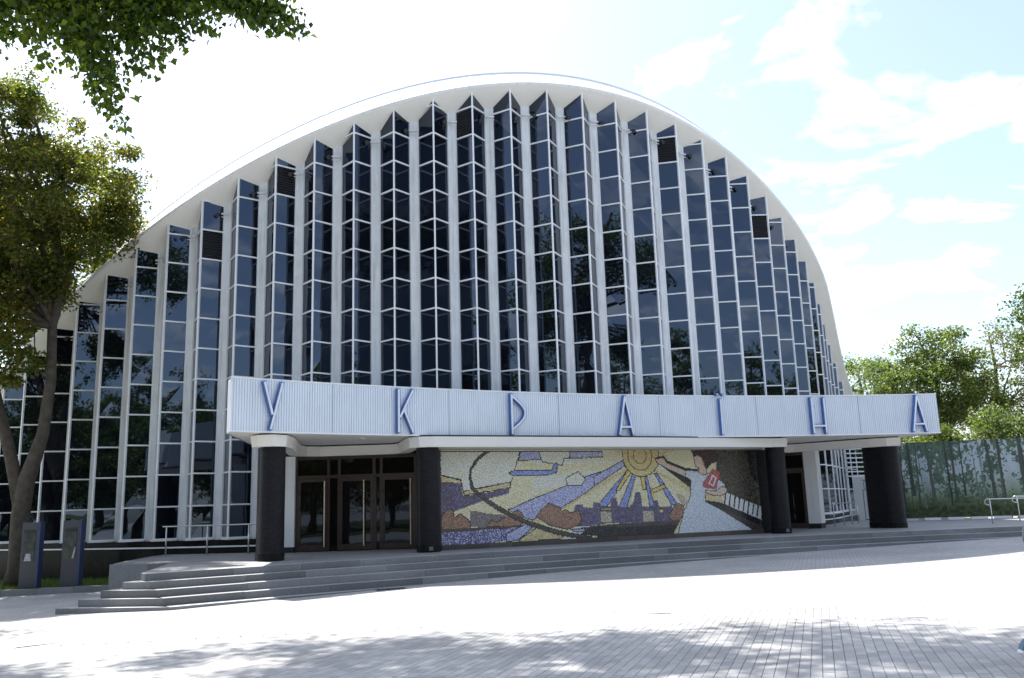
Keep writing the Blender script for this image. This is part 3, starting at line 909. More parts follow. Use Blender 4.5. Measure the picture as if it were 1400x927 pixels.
for i, th in enumerate(np.radians([-37, -33.2, -29, -24, -19, -13.5, -8.5])):
    c = cpt(th, CR + 1.1, ZF0 - .006)
    dl.tube([c, c + Vector((0, 0, -.02))], .07, 12)
dl.build('downlight', M['frame'], canopy)

# columns: dark tiled, the outer pair oblong, each on a tiled foot
def pill(c, w, L, ang_, n=10):
    """outline of a slot shape of width w, length L, long axis at angle ang_"""
    r = w / 2; h = max(0.0, L / 2 - r); ax = Vector((sin(ang_), cos(ang_))); sx = Vector((ax.y, -ax.x))
    pts = []
    for i in range(n + 1):
        t = pi * i / n
        pts.append(Vector(c) + ax * (h + r * sin(t)) + sx * (r * cos(t)))
    for i in range(n + 1):
        t = pi + pi * i / n
        pts.append(Vector(c) + ax * (-h + r * sin(t)) + sx * (r * cos(t)))
    return [(p.x, p.y) for p in pts]
AX = -radians(21.7)
COLS = [((-6.22, 22.15), .64, 1.10, AX), ((-2.42, 23.88), .62, .62, 0), ((8.63, 28.98), .62, .62, 0), ((12.95, 30.95), .72, 1.42, AX)]
for c, w, L, an in COLS:
    m = MB(); m.prism(pill(c, w, L, an, 14), PZ + .15, 3.66)
    co = m.build('column', M['column'], canopy, smooth=False)
    m = MB(); m.prism(pill(c, w + .035, L + .035, an, 14), PZ - .01, PZ + .17)
    m.build('column_foot', M['plinth'], co)
    # the lighter tiles left in the foot
    m = MB()
    for dxx in (.05,):
        m.box(c[0] + dxx, c[0] + dxx + .1, c[1] - L / 2 - .03, c[1] - L / 2 + .05, PZ + .05, PZ + .15)
    if L < .7: m.build('foot_tile', M['granite'], co)

# white downstand beam that winds from column to column
path = [(-6.60, 23.0), (-6.58, 21.75), (-6.35, 21.47), (-5.98, 21.44), (-5.78, 21.7), (-5.82, 22.5), (-6.30, 25.2), (-6.22, 25.75), (-5.85, 26.0),
        (-3.75, 26.0), (-3.40, 25.7), (-3.05, 24.35), (-2.86, 23.72), (-2.58, 23.49), (-2.25, 23.52), (-0.3, 24.42), (3.2, 26.02), (8.4, 28.6), (8.80, 28.62), (9.0, 28.95),
        (9.15, 29.6), (9.55, 32.0), (9.85, 32.35), (10.3, 32.2), (12.35, 30.45), (12.85, 30.12), (13.3, 30.12), (13.45, 30.5), (13.3, 31.6)]
def offset(path_, d):
    o = []
    for i, p in enumerate(path_):
        a = Vector(path_[max(0, i - 1)]); b = Vector(path_[min(len(path_) - 1, i + 1)])
        t = (b - a).normalized(); o.append(Vector(p) + Vector((-t.y, t.x)) * d)
    return o
bm_ = MB()
OUT = offset(path, -.03); INN = offset(path, .27)
for i in range(len(path) - 1):
    a, b, c, d = OUT[i], OUT[i + 1], INN[i + 1], INN[i]
    tl = offset(path, -.075)
    e, f = tl[i], tl[i + 1]
    bm_.box8([(a.x, a.y, 3.625), (b.x, b.y, 3.625), (c.x, c.y, 3.625), (d.x, d.y, 3.625)],
             [(e.x, e.y, 3.905), (f.x, f.y, 3.905), (c.x, c.y, 3.905), (d.x, d.y, 3.905)])
bm_.build('beam', M['soffit'], canopy)
gp = MB()
G0 = offset(path, .02)
for i in range(len(path) - 1):
    a, b, c, d = G0[i], G0[i + 1], INN[i + 1], INN[i]
    gp.box8([(v.x, v.y, 3.90) for v in (a, b, c, d)], [(v.x, v.y, ZF0 + .004) for v in (a, b, c, d)])
gp.build('shadow_gap', M['black'], canopy)

# ------------------------------------------------------------------ lobby walls and doors
lobby = empty('lobby_block', (2.5, 29.0, PZ))
tag(lobby, 'white lobby walls under the canopy behind the columns', 'wall')
lw = MB(); lw.prism([(-2.72, 24.42), (8.48, 29.86), (9.55, 32.75), (6, 31.2), (0, 28.0), (-2.95, 26.6)], PZ - .02, 3.93)
lw.build('wall', M['soffit'], lobby)
for x0, x1, y0, y1 in ((-7.12, -6.60, 26.02, 26.5),):
    m = MB(); m.box(x0, x1, y0, y1, PZ + .16, 3.64); m.build('jamb', M['white'], lobby)
    m = MB(); m.box(x0 + .01, x1 + .0, y0 + .01, y1, PZ - .01, PZ + .16); m.build('jamb_base', M['black'], lobby)
m = MB(); m.prism([(10.70, 32.50), (11.08, 32.25), (11.40, 32.75), (10.98, 33.05)], PZ + .18, 3.66); m.build('jamb', M['white'], lobby)
m = MB(); m.prism([(10.71, 32.52), (11.07, 32.28), (11.39, 32.75), (10.98, 33.04)], PZ - .01, PZ + .18); m.build('jamb_base', M['black'], lobby)
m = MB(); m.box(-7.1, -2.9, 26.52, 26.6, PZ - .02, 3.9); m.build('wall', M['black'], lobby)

def door_set(name, A, B, spec, posts, label):
    """glazed door screen from A to B; spec: (f0, f1, kind), kind d = door leaf, s = side light"""
    A, B = Vector((*A, 0)), Vector((*B, 0)); T = (B - A); Lw = T.length; T.normalize()
    N = Vector((T.y, -T.x, 0))                      # towards the plaza
    root = empty(name, (A + B) / 2 + Vector((0, 0, PZ)))
    tag(root, label, 'door')
    z0, zt, z1 = PZ, 3.02, 3.62
    def P(f, z, n=0.0): return A + T * (f * Lw) + N * n + Vector((0, 0, z))
    fr = MB()
    for f in posts:
        fr.bar(P(f, z0), P(f, z1), .09, .12, N)
    for z in (zt, z1 - .04):
        fr.bar(P(0, z), P(1, z), .09, .11, N)
    fr.build('door_frame', M['brownframe'], root)
    for i in range(len(posts) - 1):
        m = MB(); m.poly([P(posts[i], zt, .0), P(posts[i + 1], zt, .0), P(posts[i + 1], z1, .003), P(posts[i], z1, .003)])
        m.build('transom_pane', M['doorglass'], root, fix=False)
    for f0, f1, kd, hx in spec:
        zb, zu = z0 + .02, zt - .05
        m = MB()
        st = .085 if kd == 'd' else .03
        n_ = .05 if kd == 'd' else .02
        m.bar(P(f0, zb, n_) + T * st / 2, P(f0, zu, n_) + T * st / 2, st, .06, N)
        m.bar(P(f1, zb, n_) - T * st / 2, P(f1, zu, n_) - T * st / 2, st, .06, N)
        if kd == 'd':
            m.bar(P(f0, zu - .05, n_), P(f1, zu - .05, n_), .1, .055, N)
            m.bar(P(f0, zb + .09, n_), P(f1, zb + .09, n_), .17, .055, N)
        lf = m.build('door_leaf' if kd == 'd' else 'side_light', M['brownframe'], root)
        m = MB(); m.poly([P(f0, zb, n_), P(f1, zb, n_), P(f1, zu, n_ + .004), P(f0, zu, n_ + .002)])
        m.build('pane', M['doorglass'], lf, fix=False)
        if kd == 'd':
            m = MB(); m.tube([P(hx, zb + .12, .17), P(hx, zu - .08, .17)], .02, 8)
            for q in (.15, .42, .7, .93):
                zz = zb + .12 + (zu - zb - .2) * q
                m.tube([P(hx, zz, .05), P(hx, zz, .17)], .011, 6)
            m.build('handle', M['handle'], lf)
            for q in (.2, .42, .9):
                zz = zb + (zu - zb) * (1 - q)
                m = MB(); hf = f0 + .012
                m.bar(P(hf, zz - .06, .09), P(hf, zz + .06, .09), .04, .03, N); m.build('hinge', M['black'], lf)
    return root
M['handle'] = mat('pale_handle', (0.62, 0.52, 0.40), 0.3, 0.05, 4.0, metal=0.5)
door_set('glazed_entrance', (-6.60, 26.2), (-3.0, 26.2),
         [(.02, .26, 'd', .245), (.275, .355, 's', 0), (.365, .645, 'd', .57), (.66, .705, 's', 0), (.715, .985, 'd', .955)],
         [.005, .27, .36, .65, .71, .995], 'brown framed glazed entrance doors left of the mosaic between dark columns'.replace('left of', 'beside'))
door_set('glazed_entrance', (9.62, 33.1), (10.76, 32.62), [(.03, .97, 'd', .10)], [.01, .99],
         'single brown framed door between the mosaic wall and a white jamb')

# ------------------------------------------------------------------ mosaic mural
MA = Vector((-2.13, 24.52, 0)); MBp = Vector((8.16, 29.52, 0))
MT = (MBp - MA); ML = MT.length; MT.normalize(); MN = Vector((MT.y, -MT.x, 0))
MZ0, MZ1 = 0.975, 3.60
mural = empty('mosaic_mural', (MA + MBp) / 2 + Vector((0, 0, PZ)))
tag(mural, 'long mosaic wall of sun rays, river town and woman in white dress', 'mosaic')
bk = MB()
p = [MA + MN * .0, MBp + MN * .0, MBp - MN * .16, MA - MN * .16]
bk.box8([q + Vector((0, 0, PZ)) for q in p], [q + Vector((0, 0, MZ1)) for q in p])
bk.build('grout_bed', M['grout'], mural)
bs = MB(); nblk = 16
for i in range(nblk):
    a = MA + MT * (ML * i / nblk + .003); b = MA + MT * (ML * (i + 1) / nblk - .003)
    mm = MB()
    q = [a - MN * .02, b - MN * .02, b + MN * .05, a + MN * .05]
    q = [a + MN * .055, b + MN * .055, b - MN * .01, a - MN * .01]
    mm.box8([v + Vector((0, 0, PZ - .005)) for v in q], [v + Vector((0, 0, MZ0)) for v in q])
    mm.build('base_stone', M['brownstone'] if 'brownstone' in M else M.setdefault('brownstone', mat_island('brown_granite', (.085, .07, .06), .25, .5, .2, .1)), mural)
PAL = {'cream': [(.60, .54, .32), (.66, .60, .40), (.54, .47, .25), (.64, .60, .46)],
       'white': [(.60, .61, .55), (.66, .66, .60), (.52, .52, .44), (.58, .56, .38)],
       'ochre': [(.50, .40, .18), (.56, .48, .25), (.42, .34, .16), (.58, .52, .34)],
       'violet': [(.10, .085, .17), (.15, .13, .24), (.065, .06, .11), (.21, .20, .35), (.13, .09, .15)],
       'lilac': [(.30, .31, .50), (.37, .39, .58), (.22, .23, .42), (.46, .48, .62)],
       'blue': [(.16, .22, .50), (.22, .29, .58), (.12, .16, .42), (.30, .36, .60)],
       'yellow': [(.62, .44, .08), (.66, .52, .16), (.55, .36, .06), (.6, .5, .26)],
       'tan': [(.36, .30, .20), (.44, .38, .27), (.28, .24, .18), (.5, .45, .33)],
       'grey': [(.14, .12, .11), (.19, .165, .15), (.10, .09, .10), (.22, .18, .2)],
       'russet': [(.23, .12, .075), (.28, .155, .10), (.17, .085, .06), (.33, .21, .15)],
       'brown': [(.075, .055, .05), (.11, .085, .075), (.05, .042, .04)],
       'river': [(.10, .10, .24), (.19, .21, .42), (.06, .055, .13), (.44, .48, .62), (.14, .10, .2)],
       'navy': [(.012, .014, .022), (.016, .018, .026), (.010, .011, .016)],
       'ribbon': [(.055, .052, .045), (.09, .085, .072), (.03, .03, .028), (.13, .12, .10)],
       'sun': [(.52, .41, .17), (.58, .48, .23), (.48, .36, .12), (.60, .53, .30)],
       'olive': [(.055, .05, .035), (.09, .08, .058), (.016, .016, .014), (.12, .105, .075)],
       'key': [(.72, .74, .78), (.66, .69, .74)],
       'black': [(.010, .010, .011), (.016, .015, .015)],
       'dress': [(.66, .70, .76), (.56, .63, .72), (.74, .76, .79), (.46, .54, .66)],
       'skin': [(.55, .42, .32), (.60, .47, .37), (.50, .37, .28)],
       'hair': [(.045, .018, .016), (.09, .03, .028), (.022, .014, .014)],
       'book': [(.36, .07, .085), (.30, .055, .07), (.45, .14, .14)]}
TS = 0.029
NU, NV = int(ML / TS), int((MZ1 - MZ0) / TS)
rs = np.random.RandomState(4)
gu, gv = np.meshgrid(np.arange(NU), np.arange(NV))
cu_ = ((gu + .5 + (gv % 2) * .5 + rs.uniform(-.16, .16, gu.shape)) / NU).ravel()
cv_ = ((gv + .5 + rs.uniform(-.16, .16, gv.shape)) / NV).ravel()
part_i = np.zeros(cu_.size, int); col_n = np.array(['cream'] * cu_.size, dtype='U8'); part_n = np.array(['sky'] * cu_.size, dtype='U12')
outl = np.zeros(cu_.size, bool)
def inside(px_, py_, poly):
    c = np.zeros(px_.size, bool); n = len(poly)
    for i in range(n):
        x0, y0 = poly[i]; x1, y1 = poly[(i + 1) % n]
        if y0 == y1: continue
        cond = ((y0 > py_) != (y1 > py_)) & (px_ < (x1 - x0) * (py_ - y0) / (y1 - y0) + x0)
        c ^= cond
    return c
def near_edge(px_, py_, poly, dist):
    k = np.zeros(px_.size, bool); n = len(poly)
    X, Y = px_ * ML, py_ * (MZ1 - MZ0)
    for i in range(n):
        x0, y0 = poly[i][0] * ML, poly[i][1] * (MZ1 - MZ0); x1, y1 = poly[(i + 1) % n][0] * ML, poly[(i + 1) % n][1] * (MZ1 - MZ0)
        d2 = (x1 - x0) ** 2 + (y1 - y0) ** 2 + 1e-9
        t = np.clip(((X - x0) * (x1 - x0) + (Y - y0) * (y1 - y0)) / d2, 0, 1)
        k |= (X - x0 - t * (x1 - x0)) ** 2 + (Y - y0 - t * (y1 - y0)) ** 2 < dist * dist
    return k
sp = MB(); a = MBp + MN * .004; b = Vector((8.62, 29.70, 0)) + MN * .004
sp.box8([v + Vector((0, 0, PZ)) for v in (a + MN * .02, b + MN * .02, b - MN * .2, a - MN * .2)], [v + Vector((0, 0, MZ1)) for v in (a + MN * .02, b + MN * .02, b - MN * .2, a - MN * .2)])
sp.build('end_panel', M['column'], mural)
# fine radiating seams across the pale ground of the sky
su, sv = 0.587, 0.84
rayang = np.arctan2((cv_ - sv) * (MZ1 - MZ0), (cu_ - su) * ML)
band = np.floor((rayang + pi) * 9.0).astype(int)
col_n[(band % 5 == 1) & (cu_ > .25)] = 'white'
col_n[(band % 7 == 3) & (cu_ > .2)] = 'ochre'
for prt, coln, poly in MURAL:
    ins = inside(cu_, cv_, poly)
    part_n[ins] = prt; col_n[ins] = coln; outl[ins] = False
    if coln in ('white', 'lilac', 'blue', 'yellow', 'sun', 'russet', 'dress', 'skin', 'ribbon', 'ochre'):
        outl |= near_edge(cu_, cv_, poly, .014)
# rings in the sun
rr = np.hypot((cu_ - .587) * ML, (cv_ - .93) * (MZ1 - MZ0))
ring = (part_n == 'sun') & ((np.abs(rr - .45) < .022) | (np.abs(rr - .24) < .02))
tone = np.zeros((cu_.size, 3))
for c in np.unique(col_n):
    idx = np.where(col_n == c)[0]; pal = np.array(PAL[c])
    tone[idx] = pal[rs.randint(0, len(pal), idx.size)] * rs.uniform(.88, 1.10, (idx.size, 1)) * (1.0 if c in ('navy', 'black', 'olive', 'brown', 'hair', 'ribbon', 'violet') else (1.15 if c == 'dress' else 1.4))
tone = np.clip(tone, 0, .86)
tone[ring] = (.30, .20, .06)
tone[outl] = np.array((.022, .02, .022)) * rs.uniform(.7, 1.5, (outl.sum(), 1))
half_u = TS * .46 / ML; half_v = TS * .46 / (MZ1 - MZ0)
ang_t = rs.uniform(-.35, .35, cu_.size)
def corner(sx, sy):
    jx = rs.uniform(.90, 1.07, cu_.size) * sx * TS * .47; jy = rs.uniform(.90, 1.07, cu_.size) * sy * TS * .47
    ux = jx * np.cos(ang_t) - jy * np.sin(ang_t); uy = jx * np.sin(ang_t) + jy * np.cos(ang_t)
    U = np.clip(cu_ * ML + ux, 0, ML); Z = np.clip(MZ0 + cv_ * (MZ1 - MZ0) + uy, MZ0, MZ1)
    off = .008 + rs.uniform(-.002, .002, cu_.size)
    return np.stack([MA.x + MT.x * U + MN.x * off, MA.y + MT.y * U + MN.y * off, Z], 1)
C4 = np.stack([corner(-1, -1), corner(1, -1), corner(1, 1), corner(-1, 1)], 1)
for prt in np.unique(part_n):
    idx = np.where(part_n == prt)[0]
    vv = C4[idx].reshape(-1, 3); q = np.arange(len(idx) * 4).reshape(-1, 4)
    me = np_mesh('mosaic_' + prt, vv, q, M['tess'])
    at_ = me.attributes.new('tone', 'FLOAT_COLOR', 'POINT')
    colr = np.ones((len(idx), 4, 4), np.float32); colr[:, :, :3] = tone[idx][:, None, :]
    at_.data.foreach_set('color', colr.ravel())
    tag(link('mosaic_' + prt, me, mural), kind='stuff')

# ------------------------------------------------------------------ sign letters on the canopy
LH = 1.18
def arcpts(n=16):
    return [(-.20 + .43 * sin(pi * i / n), 1.12 - .98 * i / n) for i in range(n + 1)]
LET = [('first blue letter, shaped like a Y, nearest the canopy\'s plain end', -37.71, [[(-.235, LH), (-.01, .36)], [(.235, LH), (-.055, 0)]]),
       ('blue letter K on the silver canopy', -32.11, [[(-.2, 0), (-.2, LH)], [(.235, LH), (-.17, .40)], [(-.045, .64), (.235, 0)]]),
       ('blue letter P with a tall half-round bowl on the silver canopy', -26.75, [[(-.2, 0), (-.2, LH)], arcpts()]),
       ('blue letter A on the silver canopy above the mosaic', -21.21, [[(-.235, 0), (0, LH + .03)], [(.0, LH + .03), (.235, 0)], [(-.17, .25), (.17, .25)]]),
       ('blue letter I with two dots above the canopy edge', -16.05, [[(0, 0), (0, LH - .04)], [(-.13, LH + .10), (-.07, LH + .10)], [(.07, LH + .10), (.13, LH + .10)]]),
       ('blue letter H with a low crossbar on the silver canopy', -10.73, [[(-.22, 0), (-.22, LH)], [(.22, 0), (.22, LH)], [(-.22, .25), (.22, .25)]]),
       ('last blue letter A, over the wide end column', -5.32, [[(-.235, 0), (0, LH + .03)], [(.0, LH + .03), (.235, 0)], [(-.17, .25), (.17, .25)]])]
LET[0] = ('blue letter like a Y above the corner column', LET[0][1], LET[0][2])
for lab, deg, strokes in LET:
    th = radians(deg)
    o3 = cpt(th, CR - .075, ZF0 + .045); t3 = Vector((cos(th), -sin(th), 0)); n3 = Vector((-sin(th), -cos(th), 0))
    root = empty('sign_letter', o3); tag(root, lab, 'letter', 'letters along the canopy')
    def L3(p, off=0.0): return o3 + t3 * p[0] + Vector((0, 0, p[1])) + n3 * off
    sh = MB(); tb = MB()
    for st in strokes:
        for i in range(len(st) - 1):
            a, b = L3(st[i]), L3(st[i + 1]); dd = (b - a).normalized()
            sh.bar(a - dd * .012, b + dd * .012, .084, .13, n3)
            a, b = L3(st[i], .068), L3(st[i + 1], .068)
            e0 = .012 if i == 0 else -.006; e1 = .012 if i == len(st) - 2 else -.006
            tb.bar(a + dd * e0, b - dd * e1, .052, .03, n3)
    sh.build('letter_body', M['blue'], root); tb.build('light_tube', M['tubewhite'], root)
    bk_ = MB()
    zs_ = (.2, .9)
    for zz in zs_:
        bk_.bar(L3((0 if len(strokes) == 3 and abs(strokes[0][0][0]) < .01 else -.1, zz), -.08), L3((0 if len(strokes) == 3 and abs(strokes[0][0][0]) < .01 else -.1, zz), .0), .02, .02, Vector((0, 0, 1)))
    bk_.build('wall_fixing', M['steel'], root)

# ------------------------------------------------------------------ railings
def rail(name, pts, z0, hs, label, posts=True, rr=.021, group=None, loop=False):
    root = empty(name, (pts[0][0], pts[0][1], z0)); tag(root, label, 'railing', group)
    for p in pts:
        m = MB(); m.tube([(p[0], p[1], z0 - .01), (p[0], p[1], z0 + max(hs))], rr, 10); m.build('post', M['steel'], root, smooth=True)
    for i, h in enumerate(hs):
        m = MB()
        e0 = Vector(pts[0]) - (Vector(pts[1]) - Vector(pts[0])).normalized() * (.12 if i == 0 else 0)
        line = [(e0.x, e0.y, z0 + h)] + [(p[0], p[1], z0 + h) for p in pts]
        m.tube(line, rr if i == 0 else rr * .65, 10); m.build('rail', M['steel'], root, smooth=True)
    if loop:
        a = Vector(pts[0]); d = (Vector(pts[1]) - a).normalized()
        m = MB(); ce = a - d * .1
        m.tube([(a.x, a.y, z0 + hs[0]), (ce.x, ce.y, z0 + hs[0]), (ce.x - d.x * .07, ce.y - d.y * .07, z0 + hs[0] - .05), (ce.x - d.x * .07, ce.y - d.y * .07, z0 + hs[1] + .05), (ce.x, ce.y, z0 + hs[1]), (a.x, a.y, z0 + hs[1])], rr * .95, 10)
        m.build('rail_end', M['steel'], root, smooth=True)
    return root
rail('handrail', [(-10.42, 26.15), (-9.15, 26.0), (-7.9, 25.9), (-6.9, 25.8)], PZ, (.86, .42, .22), 'steel handrail on the platform beside the corner column')
rail('handrail', [(12.15, 33.9), (12.85, 34.8), (13.5, 35.7), (14.1, 36.6)], PZ, (.86, .42, .2), 'steel handrail before the folded glass behind the wide column')
rail('ramp_handrail', [(17.0, 31.7), (18.5, 31.2), (20.2, 30.6), (22, 30)], PZ, (.86, .66, .40, .24), 'steel ramp handrail with a looped end, front one of two', group=None, loop=True)
rail('ramp_handrail', [(18.9, 33.3), (20.2, 32.9), (21.6, 32.4), (23, 32)], PZ, (.92, .70, .42, .24), 'steel ramp handrail with a looped end, rear one of two', group=None, loop=True)

# ------------------------------------------------------------------ information steles, lawn and kerb
kb = empty('lawn_kerb', (-14, 25.2, 0)); tag(kb, 'grey kerb stones edging the strip of lawn', 'kerb', kind='structure')
x = -30.0
while x < -10.6:
    w = 0.99
    z = zg(x + .5, 25.6)
    m = MB(); m.box(x, x + w - .008, 24.35 + .0 * x, 24.62, z - .2, z + .17); m.build('kerb_stone', M['granite'], kb)
    x += w
lw_ = MB()
for i in range(20):
    x0 = -30 + i; x1 = x0 + 1
    lw_.poly([(x0, 24.6, zg(x0, 25) + .12), (x1, 24.6, zg(x1, 25) + .12), (x1, 34, zg(x1, 25) + .12), (x0, 34, zg(x0, 25) + .12)])
tag(lw_.build('lawn', M['lawn']), kind='structure')
NB = 26000
bx_ = rs.uniform(-22, -10.3, NB); by_ = rs.uniform(24.65, 31.0, NB)
keep = np.hypot(bx_ - HC[0], by_ - HC[1]) > HR + .1
bx_, by_ = bx_[keep], by_[keep]; NB = bx_.size
bz_ = np.array([zg(a, 25) for a in bx_]) + .115
hh = rs.uniform(.05, .13, NB); aa = rs.uniform(0, 2 * pi, NB); lx, ly = rs.normal(0, .035, (2, NB))
v = np.stack([np.stack([bx_ - .008 * np.cos(aa), by_ - .008 * np.sin(aa), bz_], 1), np.stack([bx_ + .008 * np.cos(aa), by_ + .008 * np.sin(aa), bz_], 1), np.stack([bx_ + lx, by_ + ly, bz_ + hh], 1)], 1).reshape(-1, 3)
tag(link('lawn_grass', np_mesh('lawn_grass', v, np.arange(NB * 3).reshape(-1, 3), M['grass'])), 'short sunlit lawn grass behind the kerb under the tree', 'grass', kind='stuff')

M['poster'] = mat('dark_poster', (0.035, 0.05, 0.045), 0.15, 0.9, 6.0)
for i, (sx, lab, fig) in enumerate(((-15.0, 'dark grey stele half hidden by the tree trunk', 0), (-13.72, 'dark grey stele showing a pale group photograph', 1), (-12.56, 'dark grey stele showing a lone pale figure', 2))):
    sy = 24.95; z0 = zg(sx, sy) + .1
    root = empty('information_stele', (sx, sy, z0)); tag(root, lab, 'stele', 'steles on the lawn edge')
    m = MB(); m.box(sx - .26, sx + .20, sy - .1, sy + .1, z0, z0 + 1.86); st = m.build('body', M['stele'], root)
    m = MB(); m.box(sx + .202, sx + .262, sy - .12, sy + .12, z0, z0 + 1.87); m.build('side_panel', M['steleblue'], root)
    m = MB(); m.box(sx - .19, sx + .13, sy - .112, sy - .101, z0 + .78, z0 + 1.66); po = m.build('poster', M['poster'], root)
    m = MB(); m.box(sx - .18, sx + .12, sy - .118, sy - .113, z0 + 1.55, z0 + 1.63); m.build('poster_heading', M['black'], po)
    m = MB()
    if fig == 1:
        m.box8([(sx - .15, sy - .118, z0 + .8), (sx + .05, sy - .118, z0 + .8), (sx + .05, sy - .113, z0 + .8), (sx - .15, sy - .113, z0 + .8)], [(sx - .1, sy - .118, z0 + 1.0), (sx + .02, sy - .118, z0 + 1.0), (sx + .02, sy - .113, z0 + 1.0), (sx - .1, sy - .113, z0 + 1.0)])
    else:
        m.box8([(sx + .03, sy - .118, z0 + .82), (sx + .08, sy - .118, z0 + .82), (sx + .08, sy - .113, z0 + .82), (sx + .03, sy - .113, z0 + .82)], [(sx + .10, sy - .118, z0 + 1.12), (sx + .13, sy - .118, z0 + 1.12), (sx + .13, sy - .113, z0 + 1.12), (sx + .10, sy - .113, z0 + 1.12)])
    m.build('printed_figure', M.setdefault('figpale', mat('poster_pale', (.42, .40, .42), .4, .3, 20)), po)

# ------------------------------------------------------------------ printed forest fence, gate and pale walls at the far side
FA, FB = Vector((16.6, 38.35, 0)), Vector((27.5, 36.2, 0))
fT = (FB - FA); fL = fT.length; fT.normalize(); fN = Vector((fT.y, -fT.x, 0))
fence = empty('banner_fence', (FA + FB) / 2 + Vector((0, 0, .9))); tag(fence, 'tall fence covered by a banner printed with a forest', 'fence')
NUf, NVf = 420, 120
uu, vv_ = np.meshgrid(np.linspace(0, 1, NUf), np.linspace(0, 1, NVf))
def vnoise(x, y, seed):
    r_ = np.random.RandomState(seed); G = r_.rand(64, 64)
    xi, yi = np.floor(x).astype(int), np.floor(y).astype(int); fx, fy = x - xi, y - yi
    fx = fx * fx * (3 - 2 * fx); fy = fy * fy * (3 - 2 * fy)
    g_ = lambda a, b: G[a % 64, b % 64]
    return (g_(xi, yi) * (1 - fx) + g_(xi + 1, yi) * fx) * (1 - fy) + (g_(xi, yi + 1) * (1 - fx) + g_(xi + 1, yi + 1) * fx) * fy
X_, Z_ = uu * fL, vv_ * 3.25
fol = vnoise(X_ * 1.5, Z_ * .9, 1) * .30 + vnoise(X_ * 4, Z_ * 3, 2) * .25 + vnoise(X_ * 12, Z_ * 10, 3) * .25 + vnoise(X_ * 22, Z_ * 20, 4) * .20
colr = np.empty(uu.shape + (3,))
colr[:] = (.34, .40, .44)
haze_ = np.clip((1.9 - Z_) / 1.2, 0, 1)[..., None]
low = np.array((.16, .22, .10)) * (.6 + .8 * fol[..., None])
colr = colr * (1 - haze_) + low * haze_
g1 = (fol > .505 - .10 * np.clip(Z_ - 2.3, 0, 1))[..., None]
colr = np.where(g1 & (Z_[..., None] > .6), np.array((.075, .115, .08)) * (.6 + .9 * vnoise(X_ * 14, Z_ * 14, 5)[..., None]), colr)
dk = np.clip((1.0 - Z_) / .6, 0, 1)[..., None]
colr = colr * (1 - dk) + np.array((.05, .065, .03)) * (.5 + 1.2 * vnoise(X_ * 9, Z_ * 12, 6)[..., None]) * dk
R8 = np.random.RandomState(8)
for i in range(34):
    x0 = (i + R8.uniform(-.9, .9)) * fL / 34; ln_ = R8.uniform(-.06, .02); wd = R8.choice([.02, .03, .045, .07, .09])
    zf = R8.uniform(.3, .95)
    tk = (np.abs(X_ - x0 - ln_ * Z_) < wd * (1 - .12 * Z_)) & (Z_ > zf)
    colr[tk] = np.array((.05, .058, .05)) * R8.uniform(.7, 1.6) if wd > .04 else np.array((.13, .155, .14))
bpos = (np.array(FA)[None, None] + np.array(fT)[None, None] * X_[..., None]); 
zbase = 0.93
wob = .02 * np.sin(X_ * 5.1) + .012 * np.sin(X_ * 13 + Z_ * 2)
P_ = np.stack([bpos[..., 0] + fN.x * (.03 + wob), bpos[..., 1] + fN.y * (.03 + wob), zbase + Z_ + 0 * X_], -1)
idx_ = np.arange(NUf * NVf).reshape(NVf, NUf)
qd = np.stack([idx_[:-1, :-1], idx_[:-1, 1:], idx_[1:, 1:], idx_[1:, :-1]], -1).reshape(-1, 4)
me = np_mesh('banner', P_.reshape(-1, 3), qd, M['print'], True)
at_ = me.attributes.new('tone', 'FLOAT_COLOR', 'POINT')
c4 = np.ones((NUf * NVf, 4), np.float32); c4[:, :3] = colr.reshape(-1, 3); at_.data.foreach_set('color', c4.ravel())
link('banner', me, fence)
for i in range(11):
    q = FA + fT * (fL * i / 10)
    m = MB(); m.box(q.x - .04 - fN.x * .07, q.x + .04 - fN.x * .07, q.y - .04 - fN.y * .07, q.y + .04 - fN.y * .07, .4, 4.2); m.build('post', M['stele'], fence)
m = MB(); m.bar(FA + Vector((0, 0, 4.16)), FB + Vector((0, 0, 4.16)), .04, .04, fN); m.build('top_rail', M['stele'], fence)
lowk = MB()
for i in range(12):
    a = FA + fT * (fL * i / 12 + .02) + fN * .1; b = FA + fT * (fL * (i + 1) / 12 - .25) + fN * .1
    lowk.bar(a + Vector((0, 0, .89)), b + Vector((0, 0, .89)), .1, .16, fN)
lowk.build('foot_block', M['white'], fence)

gate = empty('iron_gate', (15.0, 38.0, PZ)); tag(gate, 'black wrought iron gate with square pattern before a white wall', 'gate')
m = MB()
GA, GB = Vector((15.05, 38.2, 0)), Vector((17.2, 38.0, 0)); gT = (GB - GA).normalized(); gN = Vector((gT.y, -gT.x, 0)); GL = (GB - GA).length
def GP(u, z): return GA + gT * u + Vector((0, 0, z))
for z in (.95, 2.20, 2.62): m.bar(GP(0, z), GP(GL, z), .03, .03, gN)
u = 0.0
while u < GL:
    m.bar(GP(u, .95), GP(u, 2.2), .022, .022, gN); u += .29
m.build('bars', M['black'], gate)
m = MB(); u = .06
while u < GL - .3:
    for a, b in (((u, 2.27), (u + .26, 2.27)), ((u, 2.55), (u + .26, 2.55)), ((u, 2.27), (u, 2.55)), ((u + .26, 2.27), (u + .26, 2.55)), ((u + .13, 2.2), (u + .13, 2.62))):
        m.bar(GP(*a), GP(*b), .02, .02, gN)
    m2 = [(u - .05, 1.05), (u + .12, 1.05), (u + .12, 2.05), (u - .05, 2.05)]
    u += .36
m.build('pattern', M['black'], gate)
ww = empty('garden_wall', (17, 44.5, .8)); tag(ww, 'white sunlit wall seen through the iron gate', 'wall')
m = MB(); m.box(14.0, 22, 44.4, 44.7, .3, 3.0); m.build('wall', M['white'], ww)
